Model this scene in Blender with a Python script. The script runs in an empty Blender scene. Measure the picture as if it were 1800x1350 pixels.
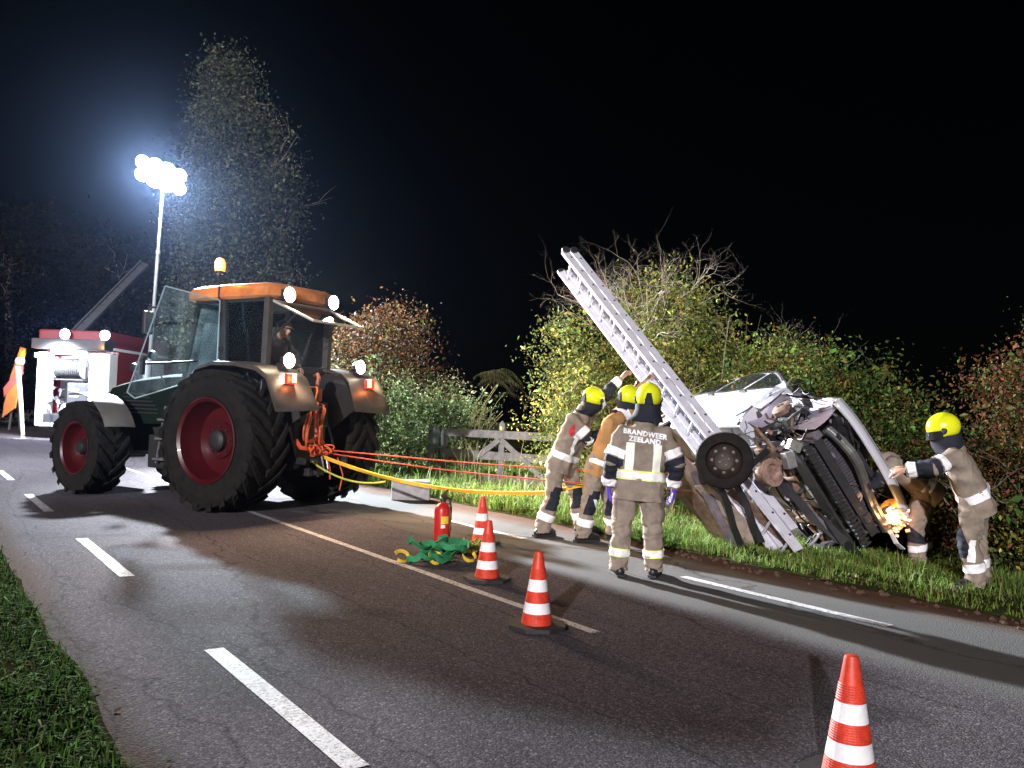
import bpy, bmesh, math, random
import numpy as np
from mathutils import Vector, Matrix, noise
from mathutils.bvhtree import BVHTree
R = math.radians
random.seed(7)
rng = np.random.default_rng(7)
S = bpy.context.scene
COL = S.collection

# ------------------------------------------------------------------ camera, sky, light, exposure
# world frame: X across the road (to the right verge), Y along the road, Z up; the camera stands at the origin
YAW, PITCH, ROLL = R(35.461), R(1.846), R(2.0)
cam_d = bpy.data.cameras.new('camera'); cam = bpy.data.objects.new('camera', cam_d); COL.objects.link(cam)
cam_d.sensor_width = 36.0; cam_d.lens = 30.0; cam_d.clip_start = 0.05; cam_d.clip_end = 2000
cam.location = (0, 0, 1.5)
cam.rotation_euler = (Matrix.Rotation(-YAW, 3, 'Z') @ Matrix.Rotation(R(90) + PITCH, 3, 'X') @ Matrix.Rotation(ROLL, 3, 'Z')).to_euler()
S.camera = cam

SUN_AZ, SUN_EL = R(39), R(15)          # the light travels along SUN_AZ and falls at SUN_EL
W = bpy.data.worlds.new('World'); S.world = W; W.use_nodes = True
wn = W.node_tree.nodes; wl = W.node_tree.links
bgn = wn['Background']
sky = wn.new('ShaderNodeTexSky'); sky.sky_type = 'NISHITA'; sky.sun_disc = False
sky.sun_elevation = SUN_EL; sky.sun_rotation = math.pi / 2 - (SUN_AZ + math.pi)
wl.new(sky.outputs[0], bgn.inputs[0]); bgn.inputs[1].default_value = 0.00012
sun_d = bpy.data.lights.new('sun', 'SUN'); sun = bpy.data.objects.new('sun', sun_d); COL.objects.link(sun)
sun_d.energy = 3.0; sun_d.angle = R(0.9); sun_d.color = (1.0, .94, .95)
sd = Vector((math.cos(SUN_AZ) * math.cos(SUN_EL), math.sin(SUN_AZ) * math.cos(SUN_EL), -math.sin(SUN_EL)))
sun.rotation_euler = sd.to_track_quat('-Z', 'Y').to_euler()
S.view_settings.view_transform = 'Standard'; S.view_settings.look = 'None'
S.view_settings.exposure = 0.45; S.view_settings.gamma = 1.0; S.view_settings.use_curve_mapping = False
S.cycles.max_bounces = 6; S.cycles.diffuse_bounces = 2; S.cycles.glossy_bounces = 3
S.cycles.transmission_bounces = 6; S.cycles.transparent_max_bounces = 12; S.cycles.volume_bounces = 0
S.cycles.sample_clamp_indirect = 4.0

# ------------------------------------------------------------------ helpers
def mat(name, col, rough=.6, metal=0.0, var=.18, scale=6.0, bump=0.0, bscale=60.0, spec=.5, col2=None, emis=None, estr=0.0, coat=0.0):
    m = bpy.data.materials.new(name); m.use_nodes = True
    n, l = m.node_tree.nodes, m.node_tree.links
    b = n['Principled BSDF']
    b.inputs['Roughness'].default_value = rough; b.inputs['Metallic'].default_value = metal
    b.inputs['Specular IOR Level'].default_value = spec; b.inputs['Coat Weight'].default_value = coat
    tc = n.new('ShaderNodeTexCoord')
    nz = n.new('ShaderNodeTexNoise'); nz.inputs['Scale'].default_value = scale; nz.inputs['Detail'].default_value = 5
    nz.inputs['Roughness'].default_value = .65
    l.new(tc.outputs['Object'], nz.inputs['Vector'])
    rp = n.new('ShaderNodeValToRGB'); rp.color_ramp.elements[0].position = .32; rp.color_ramp.elements[1].position = .68
    c2 = col2 or tuple(min(1, c * (1 + var)) for c in col)
    rp.color_ramp.elements[0].color = tuple(c * (1 - var) for c in col) + (1,)
    rp.color_ramp.elements[1].color = tuple(c2) + (1,)
    l.new(nz.outputs[0], rp.inputs[0]); l.new(rp.outputs[0], b.inputs['Base Color'])
    if bump:
        n2 = n.new('ShaderNodeTexNoise'); n2.inputs['Scale'].default_value = bscale; n2.inputs['Detail'].default_value = 3
        bp = n.new('ShaderNodeBump'); bp.inputs['Strength'].default_value = bump; bp.inputs['Distance'].default_value = .01
        l.new(tc.outputs['Object'], n2.inputs['Vector']); l.new(n2.outputs[0], bp.inputs['Height']); l.new(bp.outputs[0], b.inputs['Normal'])
    if emis:
        b.inputs['Emission Color'].default_value = tuple(emis) + (1,); b.inputs['Emission Strength'].default_value = estr
    return m

def glow(name, col, strength):
    m = bpy.data.materials.new(name); m.use_nodes = True
    b = m.node_tree.nodes['Principled BSDF']
    b.inputs['Base Color'].default_value = (.8, .8, .8, 1); b.inputs['Roughness'].default_value = .3
    b.inputs['Emission Color'].default_value = tuple(col) + (1,); b.inputs['Emission Strength'].default_value = strength
    return m

def glass(name, col=(.85, .92, .92), alpha=.03, rough=.03):
    m = bpy.data.materials.new(name); m.use_nodes = True
    n, l = m.node_tree.nodes, m.node_tree.links
    out = n['Material Output']
    tr = n.new('ShaderNodeBsdfTransparent'); tr.inputs[0].default_value = tuple(col) + (1,)
    gl = n.new('ShaderNodeBsdfGlossy'); gl.inputs['Roughness'].default_value = rough; gl.inputs[0].default_value = (.9, .95, 1, 1)
    dd = n.new('ShaderNodeBsdfDiffuse'); dd.inputs[0].default_value = (.1, .13, .13, 1)
    dt = n.new('ShaderNodeBsdfTranslucent'); dt.inputs[0].default_value = (.75, .85, .88, 1)
    df = n.new('ShaderNodeMixShader'); df.inputs[0].default_value = .65; l.new(dd.outputs[0], df.inputs[1]); l.new(dt.outputs[0], df.inputs[2])
    lw = n.new('ShaderNodeLayerWeight'); lw.inputs[0].default_value = .35
    m1 = n.new('ShaderNodeMixShader'); m2 = n.new('ShaderNodeMixShader')
    nz = n.new('ShaderNodeTexNoise'); nz.inputs['Scale'].default_value = 5; nz.inputs['Detail'].default_value = 6
    mr = n.new('ShaderNodeMapRange'); mr.inputs[1].default_value = .35; mr.inputs[2].default_value = .75
    mr.inputs[3].default_value = alpha * .2; mr.inputs[4].default_value = alpha
    l.new(nz.outputs[0], mr.inputs[0]); l.new(mr.outputs[0], m1.inputs[0])
    l.new(tr.outputs[0], m1.inputs[1]); l.new(df.outputs[0], m1.inputs[2])
    l.new(lw.outputs['Fresnel'], m2.inputs[0]); l.new(m1.outputs[0], m2.inputs[1]); l.new(gl.outputs[0], m2.inputs[2])
    l.new(m2.outputs[0], out.inputs['Surface'])
    return m

class MB:
    def __init__(s): s.v = []; s.f = []
    def add(s, vs, fs):
        o = len(s.v); s.v += [tuple(v) for v in vs]; s.f += [tuple(o + i for i in f) for f in fs]; return s
    def box(s, c, d, rot=None, taper=(1, 1)):
        x, y, z = d[0] / 2, d[1] / 2, d[2] / 2
        vs = []
        for k in (-1, 1):
            tx, ty = (taper if k > 0 else (1, 1))
            for a, b in ((-1, -1), (1, -1), (1, 1), (-1, 1)): vs.append(Vector((a * x * tx, b * y * ty, k * z)))
        if rot is not None:
            M = rot if isinstance(rot, Matrix) else Matrix.Rotation(rot[1], 3, rot[0])
            vs = [M @ v for v in vs]
        vs = [v + Vector(c) for v in vs]
        return s.add(vs, [(0, 3, 2, 1), (4, 5, 6, 7), (0, 1, 5, 4), (1, 2, 6, 5), (2, 3, 7, 6), (3, 0, 4, 7)])
    def bar(s, a, b, w, h, up=(0, 0, 1)):
        a, b = Vector(a), Vector(b); d = (b - a); L = d.length; d.normalize()
        u = Vector(up); sd_ = d.cross(u)
        if sd_.length < 1e-4: sd_ = d.cross(Vector((1, 0, 0)))
        sd_.normalize(); u = sd_.cross(d)
        M = Matrix((d, sd_, u)).transposed()
        return s.box((a + b) / 2, (L, w, h), M)
    def tube(s, pts, r, n=8, cap=True):
        pts = [Vector(p) for p in pts]
        rs = r if isinstance(r, (list, tuple)) else [r] * len(pts)
        o = len(s.v); prev = None
        for i, p in enumerate(pts):
            d = (pts[min(i + 1, len(pts) - 1)] - pts[max(i - 1, 0)])
            if d.length < 1e-7: d = Vector((0, 0, 1))
            d.normalize()
            if prev is None:
                a = d.orthogonal().normalized()
            else:
                a = prev - d * prev.dot(d)
                a = a.normalized() if a.length > 1e-5 else d.orthogonal().normalized()
            prev = a; b = d.cross(a)
            for k in range(n):
                t = 2 * math.pi * k / n
                s.v.append(tuple(p + (a * math.cos(t) + b * math.sin(t)) * rs[i]))
        for i in range(len(pts) - 1):
            for k in range(n):
                s.f.append((o + i * n + k, o + i * n + (k + 1) % n, o + (i + 1) * n + (k + 1) % n, o + (i + 1) * n + k))
        if cap:
            s.f.append(tuple(o + k for k in range(n))[::-1]); e = o + (len(pts) - 1) * n
            s.f.append(tuple(e + k for k in range(n)))
        return s
    def lathe(s, prof, M=None, n=24, cap=False):
        """prof: (radius, height) along local z"""
        M = M or Matrix.Identity(4); o = len(s.v)
        for r, h in prof:
            for k in range(n):
                t = 2 * math.pi * k / n
                s.v.append(tuple(M @ Vector((r * math.cos(t), r * math.sin(t), h))))
        for i in range(len(prof) - 1):
            for k in range(n):
                s.f.append((o + i * n + k, o + i * n + (k + 1) % n, o + (i + 1) * n + (k + 1) % n, o + (i + 1) * n + k))
        if cap:
            s.f.append(tuple(o + k for k in range(n))[::-1]); e = o + (len(prof) - 1) * n
            s.f.append(tuple(e + k for k in range(n)))
        return s
    def loft(s, rings, cap=True, closed=True):
        n = len(rings[0]); o = len(s.v)
        for r in rings: s.v += [tuple(p) for p in r]
        for i in range(len(rings) - 1):
            for k in range(n if closed else n - 1):
                s.f.append((o + i * n + k, o + i * n + (k + 1) % n, o + (i + 1) * n + (k + 1) % n, o + (i + 1) * n + k))
        if cap and closed:
            s.f.append(tuple(o + k for k in range(n))[::-1]); e = o + (len(rings) - 1) * n
            s.f.append(tuple(e + k for k in range(n)))
        return s
    def prism(s, poly, ext):
        """poly: list of 3D points, extruded by the vector ext"""
        e = Vector(ext); n = len(poly); a = [Vector(p) for p in poly]
        return s.add(a + [p + e for p in a], [tuple(range(n))[::-1], tuple(range(n, 2 * n))] + [(k, (k + 1) % n, n + (k + 1) % n, n + k) for k in range(n)])
    def build(s, name, m, parent=None, smooth=False, bevel=0.0, loc=None, sub=0):
        me = bpy.data.meshes.new(name); me.from_pydata(s.v, [], s.f); me.update()
        bm = bmesh.new(); bm.from_mesh(me); bmesh.ops.recalc_face_normals(bm, faces=bm.faces)
        if bevel:
            es = [e for e in bm.edges if len(e.link_faces) == 2 and e.calc_face_angle(0) > R(25)]
            if es: bmesh.ops.bevel(bm, geom=es, offset=bevel, segments=2, profile=.6, affect='EDGES', clamp_overlap=True)
        bm.to_mesh(me); bm.free()
        if smooth:
            for p in me.polygons: p.use_smooth = True
            try: me.set_sharp_from_angle(angle=R(40))
            except Exception: pass
        return link(name, me, m, parent, loc)

def link(name, me, m, parent=None, loc=None):
    o = bpy.data.objects.new(name, me); COL.objects.link(o)
    if m is not None and not me.materials: me.materials.append(m)
    if parent is not None: o.parent = parent
    if loc is not None: o.location = loc
    return o

def tag(o, label=None, cat=None, group=None, kind=None):
    if label: o['label'] = label
    if cat: o['category'] = cat
    if group: o['group'] = group
    if kind: o['kind'] = kind
    return o

def thing(name, label, cat, loc=(0, 0, 0), rz=0.0, group=None, parent=None):
    o = bpy.data.objects.new(name, None); COL.objects.link(o); o.location = loc; o.rotation_euler = (0, 0, rz)
    o.empty_display_size = .2
    if parent is not None: o.parent = parent
    return tag(o, label, cat, group)

def part_empty(name, parent, loc=(0, 0, 0), rot=(0, 0, 0)):
    o = bpy.data.objects.new(name, None); COL.objects.link(o); o.parent = parent; o.location = loc; o.rotation_euler = rot
    o.empty_display_size = .1
    return o

def copy_tree(o, parent=None):
    c = o.copy(); COL.objects.link(c)
    if parent is not None: c.parent = parent
    for ch in list(o.children): copy_tree(ch, c)
    return c

def mesh_np(name, v, f, m, parent=None, col=None):
    """v (n,3), f (k,3|4) arrays -> object, optional per-vertex colour"""
    me = bpy.data.meshes.new(name); k = f.shape[1]
    me.vertices.add(len(v)); me.vertices.foreach_set('co', np.asarray(v, np.float32).ravel())
    me.loops.add(f.size); me.loops.foreach_set('vertex_index', f.ravel().astype(np.int32))
    me.polygons.add(len(f)); me.polygons.foreach_set('loop_start', np.arange(0, f.size, k, dtype=np.int32))
    me.polygons.foreach_set('loop_total', np.full(len(f), k, np.int32))
    me.update(calc_edges=True)
    if col is not None:
        a = me.color_attributes.new('Col', 'FLOAT_COLOR', 'POINT')
        a.data.foreach_set('color', np.concatenate([col, np.ones((len(col), 1))], 1).astype(np.float32).ravel())
    me.validate()
    return link(name, me, m, parent)

def zrot_to(d):
    """matrix turning local z onto d"""
    return Vector(d).to_track_quat('Z', 'Y').to_matrix().to_4x4()

def spot(name, parent, loc, direction, watts, col, size=R(150), radius=.06, blend=.6):
    d = bpy.data.lights.new(name, 'SPOT'); d.energy = watts; d.color = col; d.spot_size = size; d.spot_blend = blend; d.shadow_soft_size = radius
    o = bpy.data.objects.new(name, d); COL.objects.link(o); o.parent = parent; o.location = loc
    o.rotation_euler = Vector(direction).to_track_quat('-Z', 'Y').to_euler(); return o

def point(name, parent, loc, watts, col, radius=.06):
    d = bpy.data.lights.new(name, 'POINT'); d.energy = watts; d.color = col; d.shadow_soft_size = radius
    o = bpy.data.objects.new(name, d); COL.objects.link(o); o.parent = parent; o.location = loc; return o
# ------------------------------------------------------------------ ground, road, verges
def road_material():
    m = bpy.data.materials.new('asphalt'); m.use_nodes = True
    n, l = m.node_tree.nodes, m.node_tree.links; b = n['Principled BSDF']
    tc = n.new('ShaderNodeTexCoord'); sx = n.new('ShaderNodeSeparateXYZ'); l.new(tc.outputs['Object'], sx.inputs[0])
    def nz(scale, detail=4, vec=None, rough=.6):
        t = n.new('ShaderNodeTexNoise'); t.inputs['Scale'].default_value = scale; t.inputs['Detail'].default_value = detail
        t.inputs['Roughness'].default_value = rough
        l.new(vec or tc.outputs['Object'], t.inputs['Vector']); return t
    def ramp(src, p0, c0, p1, c1):
        r = n.new('ShaderNodeValToRGB'); r.color_ramp.elements[0].position = p0; r.color_ramp.elements[1].position = p1
        r.color_ramp.elements[0].color = tuple(c0) + (1,); r.color_ramp.elements[1].color = tuple(c1) + (1,)
        l.new(src, r.inputs[0]); return r
    def mix(f, a, bb, mode='MIX'):
        x = n.new('ShaderNodeMix'); x.data_type = 'RGBA'; x.blend_type = mode
        if isinstance(f, float): x.inputs[0].default_value = f
        else: l.new(f, x.inputs[0])
        l.new(a, x.inputs[6]); l.new(bb, x.inputs[7]); return x.outputs[2]
    mp = n.new('ShaderNodeMapping'); mp.inputs['Scale'].default_value = (1, .22, 1); l.new(tc.outputs['Object'], mp.inputs[0])
    big = nz(.9, 6, mp.outputs[0], .7); base = ramp(big.outputs[0], .3, (.064, .057, .065), .7, (.105, .094, .107))
    # aggregate: stones of a few millimetres, some of them pale
    v = n.new('ShaderNodeTexVoronoi'); v.inputs['Scale'].default_value = 95; l.new(tc.outputs['Object'], v.inputs['Vector'])
    sv = n.new('ShaderNodeSeparateColor'); l.new(v.outputs['Color'], sv.inputs[0])
    st = ramp(sv.outputs[0], .3, (.68, .68, .68), 1.0, (1.45, 1.42, 1.43))
    c = mix(1.0, base.outputs[0], st.outputs[0], 'MULTIPLY')
    pale = ramp(sv.outputs[1], .93, (0, 0, 0), .95, (1, 1, 1))
    mm = n.new('ShaderNodeMath'); mm.operation = 'MULTIPLY'; mm.inputs[1].default_value = .5; l.new(pale.outputs[0], mm.inputs[0])
    pc = n.new('ShaderNodeRGB'); pc.outputs[0].default_value = (.27, .26, .25, 1)
    c = mix(mm.outputs[0], c, pc.outputs[0])
    # smoother strip of newer fine asphalt along the right verge and earth dragged on to it
    rx = n.new('ShaderNodeMapRange'); rx.inputs[1].default_value = 4.9; rx.inputs[2].default_value = 5.3; rx.interpolation_type = 'SMOOTHSTEP'
    l.new(sx.outputs[0], rx.inputs[0])
    fn = nz(160, 2); fine = ramp(fn.outputs[0], .3, (.08, .078, .077), .7, (.125, .122, .118))
    c = mix(rx.outputs[0], c, fine.outputs[0])
    dn = nz(1.3, 6, mp.outputs[0], .75)
    ex = n.new('ShaderNodeMapRange'); ex.inputs[1].default_value = 6.35; ex.inputs[2].default_value = 7.15; l.new(sx.outputs[0], ex.inputs[0])
    ex2 = n.new('ShaderNodeMapRange'); ex2.inputs[1].default_value = 1.25; ex2.inputs[2].default_value = .75; l.new(sx.outputs[0], ex2.inputs[0])
    ad = n.new('ShaderNodeMath'); ad.operation = 'MAXIMUM'; l.new(ex.outputs[0], ad.inputs[0]); l.new(ex2.outputs[0], ad.inputs[1])
    dm = n.new('ShaderNodeMath'); dm.operation = 'MULTIPLY_ADD'; l.new(ad.outputs[0], dm.inputs[0]); dm.inputs[1].default_value = .75
    sb = n.new('ShaderNodeMath'); sb.operation = 'SUBTRACT'; l.new(dn.outputs[0], sb.inputs[0]); sb.inputs[1].default_value = .62
    l.new(sb.outputs[0], dm.inputs[2])
    dmask = ramp(dm.outputs[0], .12, (0, 0, 0), .5, (1, 1, 1))
    earth = n.new('ShaderNodeRGB'); earth.outputs[0].default_value = (.075, .045, .032, 1)
    c = mix(dmask.outputs[0], c, earth.outputs[0])
    # dark tyre scrubs, drips and mud stains near the middle of the left half
    sn = nz(.55, 5, None, .6); stn = ramp(sn.outputs[0], .6, (1, 1, 1), .74, (.5, .46, .44))
    c = mix(1.0, c, stn.outputs[0], 'MULTIPLY')
    # a few long cracks
    mp2 = n.new('ShaderNodeMapping'); mp2.inputs['Scale'].default_value = (1.1, .12, 1); l.new(tc.outputs['Object'], mp2.inputs[0])
    dst = nz(2.2, 4); av = n.new('ShaderNodeVectorMath'); av.operation = 'MULTIPLY_ADD'; av.inputs[1].default_value = (.25,) * 3
    l.new(dst.outputs['Color'], av.inputs[0]); l.new(mp2.outputs[0], av.inputs[2])
    cv = n.new('ShaderNodeTexVoronoi'); cv.feature = 'DISTANCE_TO_EDGE'; cv.inputs['Scale'].default_value = .75; l.new(av.outputs[0], cv.inputs['Vector'])
    ck = ramp(cv.outputs[0], .0, (.5, .5, .5), .008, (1, 1, 1))
    c = mix(1.0, c, ck.outputs[0], 'MULTIPLY')
    l.new(c, b.inputs['Base Color'])
    rr = n.new('ShaderNodeMapRange'); rr.inputs[3].default_value = .82; rr.inputs[4].default_value = 1.0; l.new(sv.outputs[2], rr.inputs[0]); l.new(rr.outputs[0], b.inputs['Roughness'])
    bp = n.new('ShaderNodeBump'); bp.inputs['Strength'].default_value = .55; bp.inputs['Distance'].default_value = .006
    iv = n.new('ShaderNodeMath'); iv.operation = 'MULTIPLY'; iv.inputs[1].default_value = -1; l.new(v.outputs['Distance'], iv.inputs[0])
    l.new(iv.outputs[0], bp.inputs['Height']); l.new(bp.outputs[0], b.inputs['Normal'])
    b.inputs['Specular IOR Level'].default_value = .03
    return m

def paint_material():
    m = mat('road_paint', (.42, .4, .41), .75, var=.3, scale=14, bump=.3, bscale=120)
    n, l = m.node_tree.nodes, m.node_tree.links; b = n['Principled BSDF']
    tc = n.new('ShaderNodeTexCoord'); v = n.new('ShaderNodeTexVoronoi'); v.inputs['Scale'].default_value = 75; l.new(tc.outputs['Object'], v.inputs['Vector'])
    sc = n.new('ShaderNodeSeparateColor'); l.new(v.outputs['Color'], sc.inputs[0])
    nz = n.new('ShaderNodeTexNoise'); nz.inputs['Scale'].default_value = 3.5; nz.inputs['Detail'].default_value = 5; l.new(tc.outputs['Object'], nz.inputs['Vector'])
    ad = n.new('ShaderNodeMath'); ad.operation = 'MULTIPLY'; l.new(sc.outputs[0], ad.inputs[0]); l.new(nz.outputs[0], ad.inputs[1])
    r = n.new('ShaderNodeValToRGB'); r.color_ramp.elements[0].position = .33; r.color_ramp.elements[1].position = .44
    l.new(ad.outputs[0], r.inputs[0])
    x = n.new('ShaderNodeMix'); x.data_type = 'RGBA'; l.new(r.outputs[0], x.inputs[0])
    src = b.inputs['Base Color'].links[0].from_socket; l.new(src, x.inputs[6]); x.inputs[7].default_value = (.12, .115, .115, 1)
    l.new(x.outputs[2], b.inputs['Base Color'])
    return m

def attr_leaf(name, transl=.35, rough=.5, spec=.3):
    m = bpy.data.materials.new(name); m.use_nodes = True
    n, l = m.node_tree.nodes, m.node_tree.links; b = n['Principled BSDF']
    a = n.new('ShaderNodeAttribute'); a.attribute_name = 'Col'
    l.new(a.outputs['Color'], b.inputs['Base Color']); b.inputs['Roughness'].default_value = rough; b.inputs['Specular IOR Level'].default_value = spec
    if transl:
        t = n.new('ShaderNodeBsdfTranslucent'); x = n.new('ShaderNodeMixShader'); x.inputs[0].default_value = transl
        l.new(a.outputs['Color'], t.inputs[0]); l.new(b.outputs[0], x.inputs[1]); l.new(t.outputs[0], x.inputs[2])
        l.new(x.outputs[0], n['Material Output'].inputs['Surface'])
    return m

M_road = road_material(); M_paint = paint_material()
M_soil = mat('soil', (.035, .026, .017), 1.0, var=.4, scale=3, bump=.6, bscale=25, col2=(.03, .045, .014), spec=.0)
M_field = mat('field', (.03, .045, .018), .95, var=.4, scale=.6, bump=.5, bscale=8)
M_leaf = attr_leaf('leaf', .3, .7, .06); M_leaf_far = attr_leaf('leaf_far', .2, .8, .0); M_grass = attr_leaf('grass_blade', .3, .6, .12); M_grass_shade = attr_leaf('grass_blade_shade', .0, .85, .02)

def hill(x, y):
    """height of the verges: the right one swells a little and drops to a shallow ditch"""
    z = .02 * noise.noise(Vector((x * 1.7, y * 1.7, 0)))
    if x > 7.2:
        t = x - 7.2
        z += .04 * min(1, t / .5) - .25 * max(0, min(1, (t - 1.3) / 1.6)) + .3 * max(0, min(1, (t - 3.2) / 2.0))
        z += .05 * noise.noise(Vector((x * .8, y * .8, 3)))* min(1, t)
    if x < .8:
        t = .8 - x
        z += .07 * min(1, t / .5) - .22 * max(0, min(1, (t - .9) / 1.5))
    return z

g = MB(); g.add([(-115, -115, -.35), (115, -115, -.35), (115, 115, -.35), (-115, 115, -.35)], [(0, 1, 2, 3)])
tag(g.build('ground', M_field), kind='structure')

def edge_r(y): return 7.2 + .09 * noise.noise(Vector((y * .9, 1, 0))) + .05 * noise.noise(Vector((y * 4, 7, 0))) + .12 * max(0, min(1, (y - 7) / 4))
def edge_l(y): return .8 + .07 * noise.noise(Vector((y * .9, 5, 0))) + .035 * noise.noise(Vector((y * 5, 9, 0)))

rb = MB(); ys = [-12 + .5 * i for i in range(240)]
top_l = [(edge_l(y) - .02, y, 0) for y in ys]; top_r = [(edge_r(y) + .02, y, 0) for y in ys]
vs = []
for a, b_ in zip(top_l, top_r): vs += [a, b_]
rb.add(vs, [(2 * i, 2 * i + 1, 2 * i + 3, 2 * i + 2) for i in range(len(ys) - 1)])
tag(rb.build('road', M_road), kind='structure')

def verge(x0, x1, name):
    nx, y0, y1, st = 36, -8.0, 62.0, .3
    ny = int((y1 - y0) / st); v = []; f = []
    for j in range(ny + 1):
        y = y0 + j * st
        for i in range(nx + 1):
            t = (i / nx) ** 1.7
            if x0 > 2: xa = edge_r(y) - .03; x = xa + (x1 - xa) * t
            else: xa = edge_l(y) + .03; x = xa + (x1 - xa) * t
            z = hill(x, y) + .03 * (i > 0)
            if i == 0: z = .006
            v.append((x, y, z))
    for j in range(ny):
        for i in range(nx): f.append((j * (nx + 1) + i, j * (nx + 1) + i + 1, (j + 1) * (nx + 1) + i + 1, (j + 1) * (nx + 1) + i))
    m = MB().add(v, f); tag(m.build(name, M_soil, smooth=True), kind='structure')
verge(7.2, 60, 'verge'); verge(.8, -60, 'verge')

def dash(x, y0, y1, w=.11):
    m = MB(); k = max(2, int((y1 - y0) / .35)); v = []
    for i in range(k + 1):
        y = y0 + (y1 - y0) * i / k
        v += [(x - w / 2 + random.uniform(-.004, .004), y, .004), (x + w / 2 + random.uniform(-.004, .004), y, .004)]
    m.add(v, [(2 * i, 2 * i + 1, 2 * i + 3, 2 * i + 2) for i in range(k)])
    tag(m.build('road_marking', M_paint), kind='structure')
for k in range(8): dash(1.605, 12.35 + 4.72 * (k - 2) + (.1 if k else .35), 12.35 + 4.72 * (k - 2) + 2.35, .115)
for k in range(6): dash(6.06, 3.55 + 4.6 * (k - 1), 5.62 + 4.6 * (k - 1), .1)
dash(3.95, 4.45, 11.7, .085); dash(3.95, 14.5, 21.5, .085); dash(3.95, -6, .9, .085)

def blades(name, n, sampler, h, palette, parent=None, lean=.35, wid=.006, m_=None):
    """tufts of grass: every blade two faces, bent"""
    xy = sampler(n); n = len(xy)
    z = np.array([hill(x, y) for x, y in xy]) + .01
    ang = rng.uniform(0, 2 * np.pi, n); H = h * rng.lognormal(0, .38, n) * np.array([.55 + .9 * max(0, noise.noise(Vector((x * 1.3, y * 1.3, 5))) + .45) for x, y in xy])
    bend = rng.uniform(.1, 1, n) * lean * 2; w = wid * rng.uniform(.6, 1.5, n)
    dx, dy = np.cos(ang), np.sin(ang); px, py = -dy, dx
    base = np.stack([xy[:, 0], xy[:, 1], z], 1); d = np.stack([dx, dy, 0 * dx], 1); p = np.stack([px, py, 0 * px], 1) * w[:, None]
    up = np.array([0, 0, 1.0])
    mid = base + d * (bend * .3 * H)[:, None] + up * (H * .6)[:, None]
    tip = base + d * (bend * H)[:, None] + up * (H * np.maximum(.45, 1 - bend * .45))[:, None]
    v = np.stack([base - p, base + p, mid + p * .8, mid - p * .8, tip + p * .12, tip - p * .12], 1).reshape(-1, 3)
    i = np.arange(n)[:, None] * 6
    f = np.concatenate([i + np.array([0, 1, 2, 3]), i + np.array([3, 2, 4, 5])], 0)
    pal = np.array(palette); cl = pal[rng.integers(0, len(pal), n)] * rng.uniform(.7, 1.3, (n, 1))
    o = mesh_np(name, v, f, m_ or M_grass, parent, np.repeat(cl, 6, 0)); tag(o, kind='stuff'); return o

GREEN = [(.15, .27, .045), (.12, .22, .04), (.19, .3, .06), (.22, .27, .08), (.1, .17, .035)]
DRY = [(.22, .19, .09), (.16, .12, .06), (.13, .14, .04)]
def samp_right(y0, y1, w, k=1.6):
    def s(n):
        y = rng.uniform(y0, y1, n); t = rng.uniform(0, 1, n) ** k
        x = np.array([edge_r(a) for a in y]) + .02 + t * w
        # bare churned earth along the kerbless edge in front of the car
        bare = (y > 2.2) & (y < 6.4) & (x - 7.2 < .5 + .25 * np.sin(y * 2.1)) & (rng.uniform(0, 1, n) < .8)
        keep = ~bare
        return np.stack([x, y], 1)[keep]
    return s
tag(blades('grass', 85000, samp_right(.5, 10, 3.6), .085, GREEN * 3 + DRY, lean=.6, wid=.0042), 'short bright green grass on the right verge around the wreck', 'grass')
tag(blades('grass', 60000, samp_right(9, 26, 5.5, 1.3), .17, GREEN * 3 + DRY, wid=.008, lean=.5), 'bright rough grass between the gate and the road', 'grass')
tag(blades('grass', 16000, samp_right(26, 48, 8, 1.2), .3, GREEN * 2 + DRY, wid=.014), 'far verge grass beyond the tractor', 'grass')
def samp_left(n):
    y = rng.uniform(1.5, 16, n); t = rng.uniform(0, 1, n) ** 1.5
    return np.stack([np.array([edge_l(a) for a in y]) - .02 - t * 2.6, y], 1)
tag(blades('grass', 100000, samp_left, .055, [(.05, .12, .02), (.04, .1, .018), (.06, .12, .025), (.07, .09, .03), (.03, .06, .015)], wid=.0042, lean=.6, m_=M_grass_shade), 'short grass on the left verge nearest the camera, shade painted into its colour', 'grass')  # weak light on this verge is put into the darker blade colours
# pale stalks in the right verge
def stalks(n):
    y = rng.uniform(8.5, 17, n); return np.stack([8.3 + rng.uniform(0, 2.5, n), y], 1)
tag(blades('weeds', 600, stalks, .42, [(.3, .3, .16), (.2, .24, .08), (.35, .32, .2)], wid=.008, lean=.2), 'pale tall weeds in front of the wooden gate', 'weeds')
# clods of earth torn up beside the wreck
ck = MB()
for k in range(260):
    y = random.uniform(1.5, 6.8); x = edge_r(y) + random.uniform(-.35, .45) + .05 * math.sin(y * 2); s = random.uniform(.008, .035)
    q = [Vector((random.gauss(0, 1), random.gauss(0, 1), random.gauss(0, .7))).normalized() * s * random.uniform(.7, 1.2) for _ in range(6)]
    c = Vector((x, y, max(0, hill(x, y) if x > 7.2 else 0) + s * .35))
    ck.add([c + Vector((s, 0, 0)), c + Vector((-s * .8, .1 * s, 0)), c + Vector((0, s, 0)), c + Vector((.1 * s, -s, 0)), c + Vector((0, 0, s * .8)), c + Vector((0, 0, -s * .8))],
           [(0, 2, 4), (2, 1, 4), (1, 3, 4), (3, 0, 4), (2, 0, 5), (1, 2, 5), (3, 1, 5), (0, 3, 5)])
tag(ck.build('dirt', mat('clod', (.07, .04, .026), .95, var=.4, scale=40)), 'clods of brown earth scattered along the torn verge edge', 'dirt', kind='stuff')
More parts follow.
